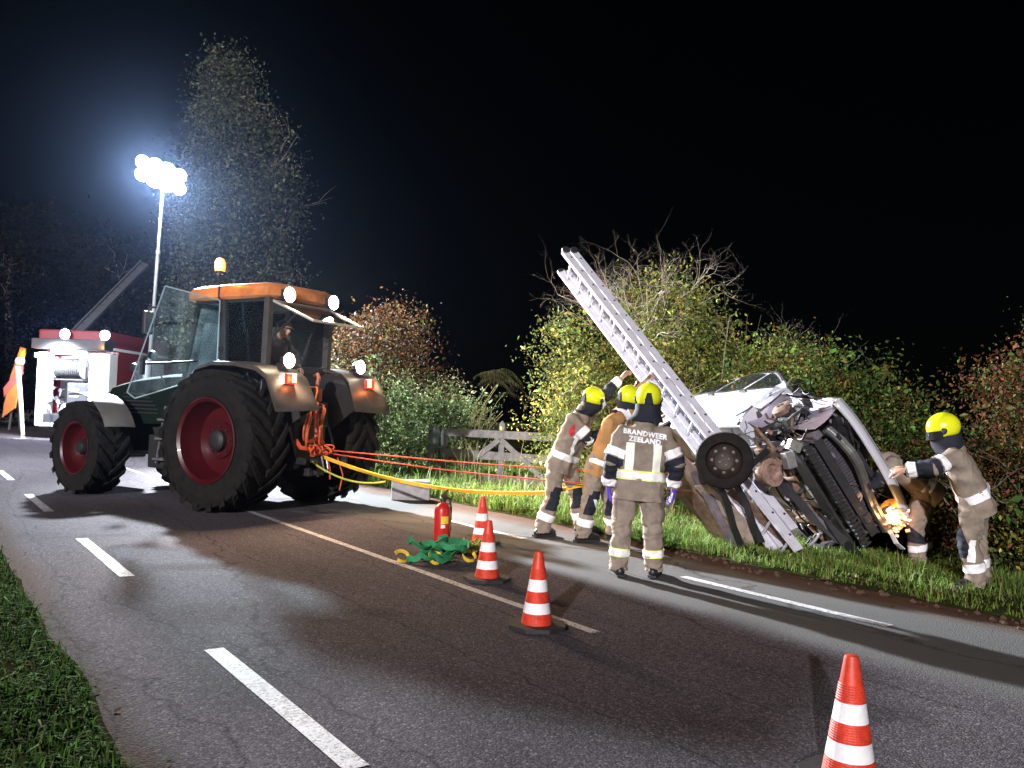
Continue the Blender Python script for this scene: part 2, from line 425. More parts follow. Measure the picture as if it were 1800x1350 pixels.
# short verge grass continuing to the road edge is sparse on purpose: fallen leaves
lf = []; lc = []
for k in range(240):
    y = random.uniform(1, 16); side = random.random() < .6
    x = (edge_l(y) + abs(random.gauss(0, .35)) - .25) if side else (edge_r(y) - abs(random.gauss(0, .5)) + .1)
    a = random.uniform(0, 6.28); s = random.uniform(.012, .03); z = .012 if .8 < x < 7.2 else hill(x, y) + .05
    u = Vector((math.cos(a), math.sin(a), random.uniform(-.2, .3))) * s; w = Vector((-math.sin(a), math.cos(a), random.uniform(0, .3))) * s * .6
    c = Vector((x, y, z)); lf += [c - u, c + w, c + u, c - w]; lc += [random.choice([(.12, .08, .03), (.16, .11, .05), (.09, .05, .02), (.14, .13, .08)])] * 4
tag(mesh_np('leaves', np.array(lf), np.arange(len(lf)).reshape(-1, 4), M_leaf_far, None, np.array(lc)), 'dry leaves and straw strewn along the road edges', 'leaves', kind='stuff')
# ------------------------------------------------------------------ trees, shrubs, hedge
M_bark = mat('bark', (.16, .14, .115), .9, var=.35, scale=14, bump=.5, bscale=40)
M_bark_pale = mat('bark_pale', (.42, .38, .33), .85, var=.3, scale=14, bump=.4, bscale=40)

def crown(name, parent, blobs, clumps, per, size, palette, seed, spread=.17, shell=.55, squash=.75, m_=None, va=.38):
    """leaf-sized faces in clumps through the blobs; the palette is a function of height giving the leaf colour"""
    rg = np.random.default_rng(seed)
    vol = np.array([b[1][0] * b[1][1] * b[1][2] for b in blobs]) ** .72; vol /= vol.sum()
    bi = rg.choice(len(blobs), clumps, p=vol)
    c = np.array([b[0] for b in blobs])[bi]; r = np.array([b[1] for b in blobs])[bi]
    d = rg.normal(0, 1, (clumps, 3)); d /= np.linalg.norm(d, axis=1)[:, None]
    rad = shell + (1.05 - shell) * rg.uniform(0, 1, clumps) ** .7
    rad = np.where(rg.uniform(0, 1, clumps) < .06, rad * rg.uniform(1.1, 1.3, clumps), rad)
    # lumpy outline
    lump = np.array([.78 + .55 * noise.noise(Vector(tuple(q * 1.9)) + Vector((seed, 0, 0))) for q in d])
    cc = c + d * r * (rad * np.clip(lump + .15, .55, 1.25))[:, None]
    cc = cc[cc[:, 2] > .12]; m = len(cc)
    csz = rg.uniform(.6, 1.35, m)
    N = m * per; ci = np.repeat(np.arange(m), per)
    pos = cc[ci] + rg.normal(0, 1, (N, 3)) * np.array([1, 1, squash]) * (spread * csz[ci])[:, None]
    keep = pos[:, 2] > .05; pos = pos[keep]; ci = ci[keep]; N = len(pos)
    a = rg.normal(0, 1, (N, 3)); a /= np.linalg.norm(a, axis=1)[:, None]
    b = rg.normal(0, 1, (N, 3)); b -= a * (a * b).sum(1)[:, None]; b /= np.linalg.norm(b, axis=1)[:, None]
    nrm = np.cross(a, b)
    s = size * rg.lognormal(-.05, (.4 if va > .2 else .25), N)[:, None]
    v = np.stack([pos - a * s, pos + b * s * .55 + nrm * s * .18, pos + a * s * 1.1, pos - b * s * .55 + nrm * s * .18], 1).reshape(-1, 3)
    f = np.arange(N * 4).reshape(-1, 4)
    ccol = np.array([palette(q, rg) for q in cc])
    col = ccol[ci] * rg.lognormal(-.05, va, (N, 1)) * rg.lognormal(-.08, .4, m)[ci][:, None] * (1 + rg.normal(0, .1, (N, 3))); col = np.clip(col, .004, .8)
    return mesh_np(name, v, f, m_ or M_leaf, parent, np.repeat(col, 4, 0))

def branch_mesh(mb, p, d, L, r, depth, rg, curl=.35, up=.15, kids=3, n=5):
    pts = [Vector(p)]; d = Vector(d).normalized(); rs = [r]
    k = 5
    for i in range(k):
        d = (d + Vector((rg.gauss(0, curl), rg.gauss(0, curl), rg.gauss(0, curl) + up)) * .4).normalized()
        pts.append(pts[-1] + d * (L / k)); rs.append(r * (1 - .62 * (i + 1) / k))
    mb.tube(pts, rs, n)
    if depth > 0:
        for j in range(kids):
            i = rg.randint(2, k); dd = (d + Vector((rg.gauss(0, .75), rg.gauss(0, .75), rg.gauss(.1, .5)))).normalized()
            branch_mesh(mb, pts[i], dd, L * rg.uniform(.45, .75), rs[i] * .75, depth - 1, rg, curl, up, kids, max(3, n - 1))

def stems(name, parent, m, base, count, L, r, seed, depth=2, tilt=.35, kids=3, width=.4, up=.15):
    rg = random.Random(seed); mb = MB()
    for k in range(count):
        a = rg.uniform(0, 6.28); q = rg.uniform(0, width)
        branch_mesh(mb, (base[0] + q * math.cos(a), base[1] + q * math.sin(a), base[2] - .1), (math.cos(a) * tilt, math.sin(a) * tilt, 1), L * rg.uniform(.75, 1.1), r, depth, rg, up=up, kids=kids)
    return mb.build(name, m, parent, smooth=True)

def pal(cols, wts=None, top=None, z0=0, z1=1):
    cols = np.array(cols)
    def f(q, rg):
        if top is not None and rg.uniform() < np.clip((q[2] - z0) / (z1 - z0), 0, 1): return np.array(top)[rg.integers(0, len(top))]
        return cols[rg.choice(len(cols), p=wts)]
    return f

GR = [(.06, .115, .026), (.075, .13, .03), (.045, .085, .02), (.09, .13, .035)]
YE = [(.22, .2, .04), (.19, .15, .035), (.14, .16, .035)]
RU = [(.11, .042, .017), (.09, .036, .015), (.13, .068, .022)]

# shrub between tractor and gate: green below, rusty autumn leaves above with shade put into their colour
b = thing('shrub', 'round shrub between tractor and wooden gate, green below, rusty brown with painted shade above', 'shrub', (9.15, 17.2, 0))
crown('crown', b, [((0, 0, 1.3), (1.75, 1.5, 1.35)), ((-.6, .4, 2.4), (1.35, 1.2, 1.25)), ((.9, -.6, 1.1), (1.15, 1.1, 1.0)), ((-1.2, .8, 1.2), (1.2, 1.2, 1.2)), ((-.2, .1, 3.1), (.95, .9, .75)), ((-1.9, 1.2, 1.9), (1.1, 1.0, 1.1))],
      1300, 36, .03, pal([(.19, .27, .12), (.15, .22, .09), (.24, .31, .14), (.2, .24, .1), (.28, .3, .15)], top=[tuple(c * .6 for c in q) for q in RU] + [(.07, .055, .018)], z0=1.6, z1=2.7), 11, spread=.19, shell=.5)
stems('trunk', b, M_bark, (0, 0, 0), 12, 1.3, .03, 3, 2, .45, width=.8)

# reeds beside the gate
rd = thing('reeds', 'drooping plume reeds leaning out beside the wooden gate', 'reeds', (9.95, 15.35, 0))
mb = MB(); rg = random.Random(5)
for k in range(15):
    a = rg.uniform(-.8, .9); out = Vector((math.cos(YAW) * math.cos(a), -math.sin(YAW) * math.cos(a), .0)) + Vector((0, 0, 0)); H = rg.uniform(1.5, 2.35)
    pts = [Vector((rg.gauss(0, .12), rg.gauss(0, .12), 0))]
    for i in range(1, 8):
        t = i / 7; pts.append(pts[0] + out * (.15 * t + .5 * max(0, t - .55) ** 1.5 * 2) + Vector((0, 0, H * (t - .35 * max(0, t - .7)))))
    mb.tube(pts, [.006] * 8, 4)
mb.build('stem', mat('reed_stem', (.25, .22, .1), .8), rd)
mb = MB()
pv = [];
for k in range(11):
    a = rg.uniform(-.9, .9); out = Vector((math.cos(YAW + a * .3) * 1, -math.sin(YAW + a * .3), 0)); H = rg.uniform(1.75, 2.3); x0 = rg.gauss(0, .14)
    for i in range(70):
        t = i / 70; c = out * (.12 + .75 * t + x0) + Vector((0, a * .2, H + .22 * math.sin(t * 2.6) - .3 * t * t))
        q = Vector((rg.gauss(0, .3), rg.gauss(0, .3), -1)).normalized() * rg.uniform(.05, .12); w = Vector((.006, .004, 0))
        mb.add([c - w, c + w, c + q + w * .3, c + q - w * .3], [(0, 1, 2, 3)])
mb.build('plume', mat('reed_plume', (.3, .27, .14), .9, var=.3), rd)

# large hedgerow shrub behind the ladder
b = thing('shrub', 'tall yellow-green autumn shrub with bare grey twigs on top, behind the raised ladder', 'shrub', (10.5, 10.3, -.1))
crown('crown', b, [((-.3, .1, 1.5), (1.6, 1.4, 1.6)), ((-1.0, .75, 2.0), (1.0, 1.0, 1.0)), ((.35, -.2, 2.4), (1.25, 1.1, 1.0)), ((.1, .1, 3.2), (1.05, 1.05, .95)), ((1.2, -.8, 1.4), (1.2, 1.2, 1.5)), ((-1.35, 1.0, 2.9), (.65, .6, .5)), ((1.6, -1.2, 2.3), (.7, .7, .6)), ((-1.2, .9, 1.0), (.8, .8, 1.0))],
      1700, 36, .026, pal([(.12, .15, .04), (.1, .14, .035), (.18, .18, .045), (.22, .2, .05), (.17, .19, .05), (.08, .11, .028), (.16, .12, .04), (.055, .075, .02)]), 21, spread=.17, shell=.5)
stems('trunk', b, M_bark, (0, 0, 0), 16, 2.0, .03, 8, 2, .3, width=.9, up=.1)
mb = MB(); rg = random.Random(19)
for k in range(58):
    a = rg.uniform(0, 6.28); q = rg.uniform(0, .8)
    branch_mesh(mb, (-.35 + q * math.cos(a), .35 + q * math.sin(a), rg.uniform(2.7, 3.6)), (.75 * math.cos(a) + rg.gauss(0, .2), .75 * math.sin(a), rg.uniform(.5, 1.1)), rg.uniform(.5, 1.05), .0065, 3, rg, curl=.5, up=-.02, kids=3, n=3)
mb.build('twigs', M_bark_pale, b, smooth=True)
mb = MB()
for k in range(9):
    branch_mesh(mb, (1.5 + rg.uniform(-.3, .5), -1.1 + rg.uniform(-.3, .3), 2.3), (rg.uniform(.3, 1), -rg.uniform(.2, .7), rg.uniform(.3, .9)), rg.uniform(.5, .9), .007, 3, rg, curl=.5, up=0, kids=3, n=3)
mb.build('twigs', M_bark_pale, b, smooth=True)

# hedge behind and right of the wreck
b = thing('hedge', 'dark green bramble hedge rising behind the wrecked car and the bending firefighters', 'hedge', (10.9, 7.0, -.1))
crown('crown', b, [((-.2, .8, 1.1), (1.3, 1.2, 1.35)), ((.1, .1, 1.45), (1.1, 1.1, 1.15)), ((.5, -.6, .95), (1.0, 1.0, 1.15)), ((-.3, .7, 2.0), (.95, .95, .95)), ((.2, -1.4, .75), (.9, .95, 1.0)), ((.5, -2.1, .6), (.85, .9, .9)), ((1.2, .9, 1.3), (1.1, 1.2, 1.1)), ((.0, -1.0, .4), (.8, 1.0, .6))],
      1900, 34, .024, pal(GR * 3 + [(.12, .13, .04)] * 3 + YE[:2] + RU), 31, spread=.16, shell=.5)
stems('trunk', b, M_bark, (.2, -.4, 0), 18, .9, .02, 12, 2, .6, width=1.6)
# shrub at the right edge of the picture
b = thing('shrub', 'loose reddish shrub with upright shoots at the right edge behind the rightmost firefighter', 'shrub', (10.35, 4.5, -.1))
crown('crown', b, [((.0, -.1, 1.2), (.8, .75, 1.05)), ((.3, -.5, 1.6), (.95, .9, .9)), ((-.3, .75, .7), (.85, .8, .8)), ((.25, -.2, 2.5), (.38, .38, .6)), ((.5, -.9, 2.3), (.55, .55, .6)), ((.2, -1.0, .8), (.95, .9, .9)), ((.0, .3, 2.2), (.4, .4, .25)), ((.1, -1.4, 2.0), (.6, .6, .9))],
      1500, 30, .02, pal([tuple(c * .7 for c in q) for q in GR] + [(.11, .1, .035)] * 2 + RU * 2 + [(.1, .04, .03)] * 2), 41, spread=.15, shell=.5)
stems('trunk', b, M_bark, (0, 0, 0), 14, 1.3, .016, 14, 2, .35, width=.8)
# low brambles in front of the hedge at the right edge
b = thing('bramble', 'low green bramble at the foot of the reddish shrub, right of the boots', 'bramble', (9.55, 3.1, -.05))
crown('crown', b, [((0, 0, .4), (.7, .8, .45)), ((.5, -.6, .5), (.8, .8, .55)), ((.3, 1.0, .4), (.5, .8, .45))], 260, 26, .026, pal(GR * 2 + YE), 47, spread=.14, shell=.4)
stems('trunk', b, M_bark, (.2, 0, 0), 8, .5, .01, 15, 1, .8, width=.5)

def tree(label, x, y, blobs, clumps, size, cols, seed, trunk_h, trunk_r, per=30, group=None, spread=.5):
    t = thing('tree', label, 'tree', (x, y, -.3), 0, group)
    crown('crown', t, blobs, clumps, per, size, pal(cols), seed, spread=spread, shell=.45, m_=M_leaf_far, va=.15)
    mb = MB(); rg = random.Random(seed)
    branch_mesh(mb, (0, 0, 0), (0, 0, 1), trunk_h, trunk_r, 0, rg, curl=.06, up=.3, kids=3, n=8)
    for k in range(8):
        z = trunk_h * rg.uniform(.2, .9); a = rg.uniform(0, 6.28)
        branch_mesh(mb, (0, 0, z), (math.cos(a), math.sin(a), .8), trunk_h * .2, trunk_r * .4, 2, rg, curl=.25, up=.1, kids=3, n=5)
    mb.build('trunk', M_bark, t, smooth=True)
    return t
TG = [(.09, .1, .07), (.11, .12, .08), (.075, .085, .055), (.125, .13, .09)]
tree('tall poplar-shaped tree rising grey-green behind the light mast', 13.2, 42.2,
     [((-.3, .2, 4.5), (2.7, 2.7, 4.2)), ((-.2, .0, 9.5), (2.5, 2.5, 3.8)), ((-.6, .4, 14), (2.0, 2.0, 3.4)), ((-.7, .5, 17.2), (1.1, 1.1, 2.2)), ((1.3, -1.0, 11.5), (1.2, 1.2, 2.2)), ((1.1, -.9, 7), (1.4, 1.4, 2.4)), ((-1.6, 1.1, 11), (1.2, 1.2, 2.0)), ((.7, -.5, 14.6), (.9, .9, 1.6))], 3200, .085, TG, 51, 13, .35)
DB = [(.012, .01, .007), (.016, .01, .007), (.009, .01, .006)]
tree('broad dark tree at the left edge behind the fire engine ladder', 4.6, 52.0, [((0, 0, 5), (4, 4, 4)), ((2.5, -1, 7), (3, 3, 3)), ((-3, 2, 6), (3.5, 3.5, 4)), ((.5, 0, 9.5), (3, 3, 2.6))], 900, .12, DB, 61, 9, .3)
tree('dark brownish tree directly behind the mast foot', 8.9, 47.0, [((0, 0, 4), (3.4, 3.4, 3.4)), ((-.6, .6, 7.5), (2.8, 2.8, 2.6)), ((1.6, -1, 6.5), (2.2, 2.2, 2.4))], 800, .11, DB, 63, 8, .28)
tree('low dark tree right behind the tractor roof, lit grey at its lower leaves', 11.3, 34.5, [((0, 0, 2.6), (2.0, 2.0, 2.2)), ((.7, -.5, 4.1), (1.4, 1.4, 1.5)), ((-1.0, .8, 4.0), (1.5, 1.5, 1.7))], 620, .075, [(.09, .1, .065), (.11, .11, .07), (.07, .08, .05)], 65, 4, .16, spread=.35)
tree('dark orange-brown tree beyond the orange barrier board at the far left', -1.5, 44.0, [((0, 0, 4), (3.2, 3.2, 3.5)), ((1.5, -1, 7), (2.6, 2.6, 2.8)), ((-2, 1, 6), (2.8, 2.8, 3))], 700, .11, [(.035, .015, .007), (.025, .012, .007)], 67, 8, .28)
# ------------------------------------------------------------------ gate, cones, extinguisher, strap pile, block, ropes, ladder
M_wood = mat('grey_wood', (.18, .185, .2), .85, var=.4, scale=5, bump=.6, bscale=22)
M_red = mat('red_paint', (.5, .015, .015), .35, var=.1, coat=.3)
M_blk = mat('black_rubber', (.018, .018, .019), .7, var=.3, scale=20, bump=.2, bscale=80)
M_plast = mat('black_plastic', (.022, .022, .024), .45, var=.2, scale=12)
M_alu = mat('aluminium', (.62, .62, .7), .5, .25, var=.12, scale=10, bump=.12, bscale=50)
M_steel = mat('steel', (.42, .42, .44), .4, .85, var=.25, scale=15, bump=.2)
M_white = mat('white_paint', (.75, .75, .77), .4, var=.06, scale=8)
M_refl = mat('reflective_tape', (.86, .9, .78), .45, var=.06, scale=20)
M_reflw = mat('reflective_white', (.84, .84, .86), .4, var=.14, scale=16)

gt = thing('gate', 'weathered grey wooden field gate with diagonal braces standing in the grass', 'gate', (9.93, 14.26, -.2), math.atan2(-1.802, .806))
for z in (1.22, .78, .32):
    mb = MB(); mb.box((0, 0, z), (2.9, .035, .16 if z > 1 else .17)); mb.build('plank', M_wood, gt, bevel=.006)
for s in (-1, 1):
    mb = MB(); mb.bar((.02 * s, -.034, 1.12), (1.1 * s, -.034, .34), .03, .11, (0, 0, 1)); mb.build('brace', M_wood, gt, bevel=.005)
for x, w, h in ((0, .13, 1.42), (-1.42, .16, 1.2), (1.42, .16, 1.2)):
    mb = MB(); mb.box((x, .037, h / 2 + .02), (w, .036, h)); mb.add([(x - w / 2, .019, h + .02), (x + w / 2, .019, h + .02), (x + w / 2, .055, h + .02), (x - w / 2, .055, h + .02), (x, .019, h + .09), (x, .055, h + .09)], [(0, 1, 4), (2, 3, 5), (1, 2, 5, 4), (3, 0, 4, 5)])
    mb.build('upright', M_wood, gt, bevel=.004)
for x in (-1.68, 1.68):
    mb = MB(); mb.box((x, .01, .6), (.18, .18, 1.4), taper=(.97, .97)); mb.add([(x - .087, -.077, 1.3), (x + .087, -.077, 1.3), (x + .087, .097, 1.3), (x - .087, .097, 1.3), (x, .01, 1.37)], [(0, 1, 4), (1, 2, 4), (2, 3, 4), (3, 0, 4)])
    mb.build('post', M_wood, gt, bevel=.01)

M_coneo = mat('cone_orange', (.6, .045, .02), .5, var=.3, scale=14, bump=.1, bscale=60)
def cone_proto():
    t = thing('traffic_cone', '', 'traffic cone')
    H = .5
    def r(z): return .108 - (.108 - .028) * z / H
    def band(z0, z1, name, m, o=0.0, ridge=False):
        k = 14 if ridge else 4; prof = []
        for i in range(k + 1):
            z = z0 + (z1 - z0) * i / k; prof.append((r(z) + o + (.0016 * (i % 2) if ridge else 0), z + .025))
        MB().lathe(prof, n=32).build(name, m, t, smooth=not ridge)
    prof = [(r(z) , z + .025) for z in (0, .1, .2, .3, .4, .485)] + [(r(.495) * .92, .522), (r(.5) * .6, .525), (.0, .525)]
    MB().lathe(prof, n=32).build('body', M_coneo, t, smooth=True)
    band(.005, .075, 'grip_ring', M_coneo, .002, True); band(.155, .225, 'grip_ring', M_coneo, .002, True); band(.315, .385, 'grip_ring', M_coneo, .002, True)
    band(.08, .152, 'white_band', M_reflw, .0025); band(.23, .31, 'white_band', M_reflw, .0025)
    mb = MB(); mb.prism([(.19 * math.cos(R(a)) * 1.12, .19 * math.sin(R(a)) * 1.12, 0) for a in (22.5, 67.5, 112.5, 157.5, 202.5, 247.5, 292.5, 337.5)], (0, 0, .028))
    mb.build('base', M_blk, t)
    return t
CN = [((3.673, 4.76, .004), 10, 'orange and white traffic cone standing alone on the white centre line of the road'),
      ((4.282, 6.29, .004), 30, 'orange and white traffic cone overlapping another cone, right of the green strap pile'),
      ((5.396, 8.065, .004), 50, 'orange and white traffic cone farthest back, right behind the red extinguisher'),
      ((3.295, 2.098, .004), 5, 'orange and white traffic cone nearest the camera, its base cut off by the picture')]
c0 = cone_proto()
for i, (p, a, lab) in enumerate(CN):
    c = c0 if i == 0 else copy_tree(c0)
    c.location = p; c.rotation_euler = (0, 0, R(a)); tag(c, lab, 'traffic cone', 'traffic cones on the road')

ex = thing('fire_extinguisher', 'red fire extinguisher with yellow label standing beside the green strap pile', 'fire extinguisher', (4.79, 7.93, .004), R(35))
r0 = .088
MB().lathe([(.0, 0), (r0 * .92, 0), (r0, .012), (r0, .4), (r0 * .93, .435), (r0 * .7, .465), (.035, .485), (.035, .5), (0, .5)], n=32).build('cylinder', M_red, ex, smooth=True)
MB().lathe([(r0 * 1.012, .004), (r0 * 1.012, .03)], n=32).build('base_ring', M_plast, ex)
mb = MB(); mb.lathe([(.03, .5), (.03, .535), (.02, .54), (.02, .56)], n=16, cap=True); mb.box((.0, 0, .565), (.05, .03, .03)); mb.build('valve', M_plast, ex, bevel=.002)
mb = MB(); mb.bar((-.03, 0, .575), (.11, 0, .615), .025, .012); mb.bar((-.03, 0, .56), (.1, 0, .56), .022, .012); mb.build('handle', M_plast, ex, bevel=.002)
mb = MB(); mb.tube([(.03, -.02, .545), (.09, -.04, .53), (.112, -.05, .42), (.108, -.05, .25), (.1, -.045, .12)], .011, 8); mb.build('hose', M_blk, ex, smooth=True)
def patch(parent, name, m, ang0, ang1, z0, z1, rr):
    mb = MB(); k = 10; vs = []
    for i in range(k + 1):
        a = R(ang0 + (ang1 - ang0) * i / k); vs += [(rr * math.cos(a), rr * math.sin(a), z0), (rr * math.cos(a), rr * math.sin(a), z1)]
    mb.add(vs, [(2 * i, 2 * i + 2, 2 * i + 3, 2 * i + 1) for i in range(k)]); return mb.build(name, m, parent, smooth=True)
patch(ex, 'label', mat('yellow_label', (.75, .5, .04), .5), 195, 250, .27, .35, r0 + .0015)
patch(ex, 'label', mat('white_label', (.7, .7, .7), .5), 195, 225, .225, .262, r0 + .0015)

# heap of green lifting strap with yellow loops, and a coiled strap beside the far cone
def ribbon(mb, pts, w, th=.006, twist=None):
    pts = [Vector(p) for p in pts]; rings = []
    for i, p in enumerate(pts):
        d = (pts[min(i + 1, len(pts) - 1)] - pts[max(i - 1, 0)]).normalized()
        a = (twist[i] if twist else 0)
        s = d.cross(Vector((0, 0, 1))); s = s.normalized() if s.length > .05 else Vector((1, 0, 0)); u = s.cross(d)
        q = s * math.cos(a) + u * math.sin(a); v = q.cross(d)
        rings.append([p + q * w / 2 + v * th / 2, p + q * w / 2 - v * th / 2, p - q * w / 2 - v * th / 2, p - q * w / 2 + v * th / 2])
    mb.loft(rings)
M_green = mat('green_webbing', (.02, .2, .075), .75, var=.3, scale=9, bump=.5, bscale=160)
M_yel = mat('yellow_webbing', (.62, .42, .03), .7, var=.2, scale=9, bump=.4, bscale=160)
def strap_heap(name, label, loc, rad, n, m, seed, w=.058, group=None):
    t = thing(name, label, 'strap', loc, group=group); rg = random.Random(seed); mb = MB()
    for k in range(n):
        a0 = rg.uniform(0, 6.28); cx, cy = rg.gauss(0, rad * .25), rg.gauss(0, rad * .2); rr = rad * rg.uniform(.45, .8); pts = []; tw = []
        for i in range(26):
            t_ = i / 25; a = a0 + t_ * rg.choice([4.8]) ; q = rr * (1 + .18 * math.sin(3 * a + k))
            pts.append((cx + q * math.cos(a), cy + .62 * q * math.sin(a), .045 + .028 * k * .6 + .03 * math.sin(2 * a + k) + .012 * math.sin(7 * a)))
            tw.append(1.1 + .5 * math.sin(2.3 * a + k * 1.7))
        ribbon(mb, pts, w, .007, tw)
    mb.build('webbing', m, t, smooth=False)
    return t, rg
hp, rg = strap_heap('tow_strap', 'heap of green lifting strap lying on the road in front of the red extinguisher', (4.33, 7.28, .004), .3, 9, M_green, 3)
for dx, dy in ((-.3, .12), (-.05, -.1), (.32, -.12), (.24, .16)):
    mb = MB(); pts = []; tw = []
    for i in range(15):
        a = i / 14 * 5.2 + dx * 9; pts.append((dx + .07 * math.cos(a), dy + .055 * math.sin(a), .05 + .045 * math.sin(a))); tw.append(1.2)
    ribbon(mb, pts, .035, .009, tw); mb.build('eye_loop', M_yel, hp)
cs, _ = strap_heap('tow_strap', 'small coil of yellowish strap between the extinguisher and the farthest cone', (4.98, 7.62, .004), .14, 4, mat('olive_webbing', (.36, .38, .08), .75, var=.3), 9, .04)

# concrete kerb block on the far edge of the road
bk = MB(); bk.box((0, 0, .16), (.62, .28, .32)); o = bk.build('kerb_block', mat('concrete', (.32, .31, .31), .9, var=.2, scale=9, bump=.5, bscale=45), bevel=.018)
o.location = (6.83, 12.33, .004); o.rotation_euler = (0, 0, -YAW + R(4)); tag(o, 'grey concrete block standing at the edge of the road under the yellow strap', 'block')

# two part aluminium ladder pushed under the wreck
L0, L1 = Vector((7.86, 5.72, .02)), Vector((7.47, 9.36, 3.63))
ax = (L1 - L0).normalized(); Lh = (L1 - L0).length
view = ((L0 + L1) / 2 - Vector((0, 0, 1.5))).normalized()
nrm = ax.cross(view).normalized()            # across the picture
if nrm.z < 0: nrm = -nrm
latd = ax.cross(nrm).normalized()
if latd.dot(view) < 0: latd = -latd          # rungs run nearly along the line of sight
lat = (latd * math.cos(R(36)) - nrm * math.sin(R(36))).normalized(); face = ax.cross(lat).normalized()
if face.dot(nrm) < 0: face = -face
Ml = Matrix((lat, ax, face)).transposed().to_4x4(); Ml.translation = L0
ld = thing('ladder', 'long aluminium rescue ladder leaning up from under the wreck, seen edge on', 'ladder'); ld.matrix_world = Ml
Wd = .19
for sx in (-1, 1):
    mb = MB(); x = sx * Wd
    mb.box((x, Lh / 2, 0), (.022, Lh, .1)); mb.box((x - sx * .018, Lh / 2, .049), (.02, Lh, .012)); mb.box((x - sx * .018, Lh / 2, -.049), (.02, Lh, .012))
    mb.build('stile', M_alu, ld, bevel=.003)
    mb = MB(); x = sx * (Wd - .008)
    mb.box((x, Lh * .52, .125), (.022, Lh * .95, .1)); mb.box((x - sx * .018, Lh * .52, .17), (.02, Lh * .95, .012))
    mb.build('stile', M_alu, ld, bevel=.003)
    mb = MB(); mb.lathe([(0, -.02), (.055, -.02), (.06, -.01), (.06, .012), (.0, .018)], Matrix.Translation((sx * (Wd + .012), Lh + .01, .02)) @ Matrix.Rotation(R(90), 4, 'Y'), 16); mb.build('end_cap', M_plast, ld, smooth=True)
    mb = MB(); mb.lathe([(0, -.02), (.05, -.02), (.055, -.01), (.055, .012), (.0, .018)], Matrix.Translation((sx * (Wd + .012), Lh * .99 + .02, .13)) @ Matrix.Rotation(R(90), 4, 'Y'), 16); mb.build('end_cap', M_plast, ld, smooth=True)
k = 0
while .15 + .3 * k < Lh - .1:
    y = .15 + .3 * k
    mb = MB(); mb.tube([(-Wd, y, 0), (Wd, y, 0)], .016, 10); mb.build('rung', M_alu, ld, smooth=True)
    if k > 1:
        mb = MB(); mb.tube([(-Wd, y - .07, .125), (Wd, y - .07, .125)], .016, 10); mb.build('rung', M_alu, ld, smooth=True)
    mb = MB()
    for sx in (-1, 1):
        mb.lathe([(0, 0), (.014, 0), (.014, .006), (0, .008)], Matrix.Translation((sx * (Wd + .011), y + .04, .02)) @ Matrix.Rotation(R(90 * sx), 4, 'Y'), 10)
        mb.lathe([(0, 0), (.014, 0), (.014, .005), (0, .007)], Matrix.Translation((sx * (Wd + .004), y - .02, .14)) @ Matrix.Rotation(R(90 * sx), 4, 'Y'), 10)
    mb.build('rivet', M_plast, ld); k += 1

# ropes and straps between the tractor and the wreck
def sag(a, b, s, n=24, wob=.0, seed=1):
    rg = random.Random(seed); a, b = Vector(a), Vector(b); out = []
    for i in range(n + 1):
        t = i / n; p = a.lerp(b, t); p.z -= 4 * s * t * (1 - t)
        out.append(p + Vector((0, 0, wob * math.sin(t * 9 + seed))))
    return out
M_rope = mat('red_rope', (.5, .05, .025), .7, var=.25, scale=30, bump=.5, bscale=120)
M_ropey = mat('orange_strap', (.72, .38, .02), .65, var=.15, scale=12, bump=.3, bscale=140)
for i, (a, b, s, lab) in enumerate([((4.94, 11.48, .86), (7.35, 6.9, .83), .03, 'upper red winch line stretched taut from the tractor hitch to the wreck'),
                                    ((4.98, 11.46, .81), (7.3, 6.6, .66), .05, 'lower red winch line stretched from the tractor hitch to the wreck')]):
    mb = MB(); mb.tube(sag(a, b, s, 30, .004, i), .0085, 8); tag(mb.build('winch_line', M_rope, smooth=True), lab, 'rope', 'red winch lines')
mb = MB()
pts = sag((4.85, 11.41, .78), (6.62, 8.35, .52), .18, 26); ribbon(mb, pts, .045, .02, [1.2 + .25 * math.sin(i * .7) for i in range(27)])
tag(mb.build('tow_strap', M_ropey), 'thick orange-yellow tow strap sagging from the tractor hitch towards the firefighters', 'strap')
mb = MB(); q0 = pts[-1]
ribbon(mb, [q0 + Vector((-.02, .03, -.006)), q0 + Vector((.05, -.1, .03)), q0 + Vector((.16, -.3, .1)), q0 + Vector((.3, -.7, .18)), q0 + Vector((.45, -1.1, .22)), q0 + Vector((.6, -1.6, .22))], .045, .018, [1.2] * 6)
tag(mb.build('tow_strap', M_ropey), 'rear length of orange-yellow strap running behind the leaning firefighters to the wreck', 'strap')
mb = MB(); mb.tube(sag((4.7, 11.36, .7), (5.55, 10.75, .46), .12, 16), .014, 8)
tag(mb.build('tow_strap', mat('lime_webbing', (.42, .42, .05), .7, var=.2), smooth=True), 'slack thin lime strap looping below the tractor hitch', 'strap')
# ------------------------------------------------------------------ tractor (local x forward, y left, z up; origin under the rear axle)
M_tyre = mat('tyre_rubber', (.007, .007, .007), .85, var=.35, scale=9, bump=.3, bscale=60, col2=(.014, .012, .01), spec=.2)
M_rim = mat('rim_red', (.05, .002, .004), .4, var=.15, scale=7, coat=.2)
M_tgreen = mat('tractor_green', (.006, .012, .008), .9, var=.15, scale=6, coat=0, spec=.03)
M_tdark = mat('tractor_dark', (.013, .013, .014), .6, var=.25, scale=10, bump=.1)
M_fend = mat('fender_grey', (.055, .05, .047), .45, var=.2, scale=7)
M_roof = mat('roof_beacon_lit', (.58, .2, .055), .45, var=.25, scale=5, coat=.15, bump=.05, bscale=12)  # the beacon's amber light on the roof is put into this colour
M_glass = glass('window_glass')
M_glass_d = glass('door_glass', (.88, .95, .97), .018)
M_seat = mat('seat_cloth', (.05, .05, .055), .9, var=.2)
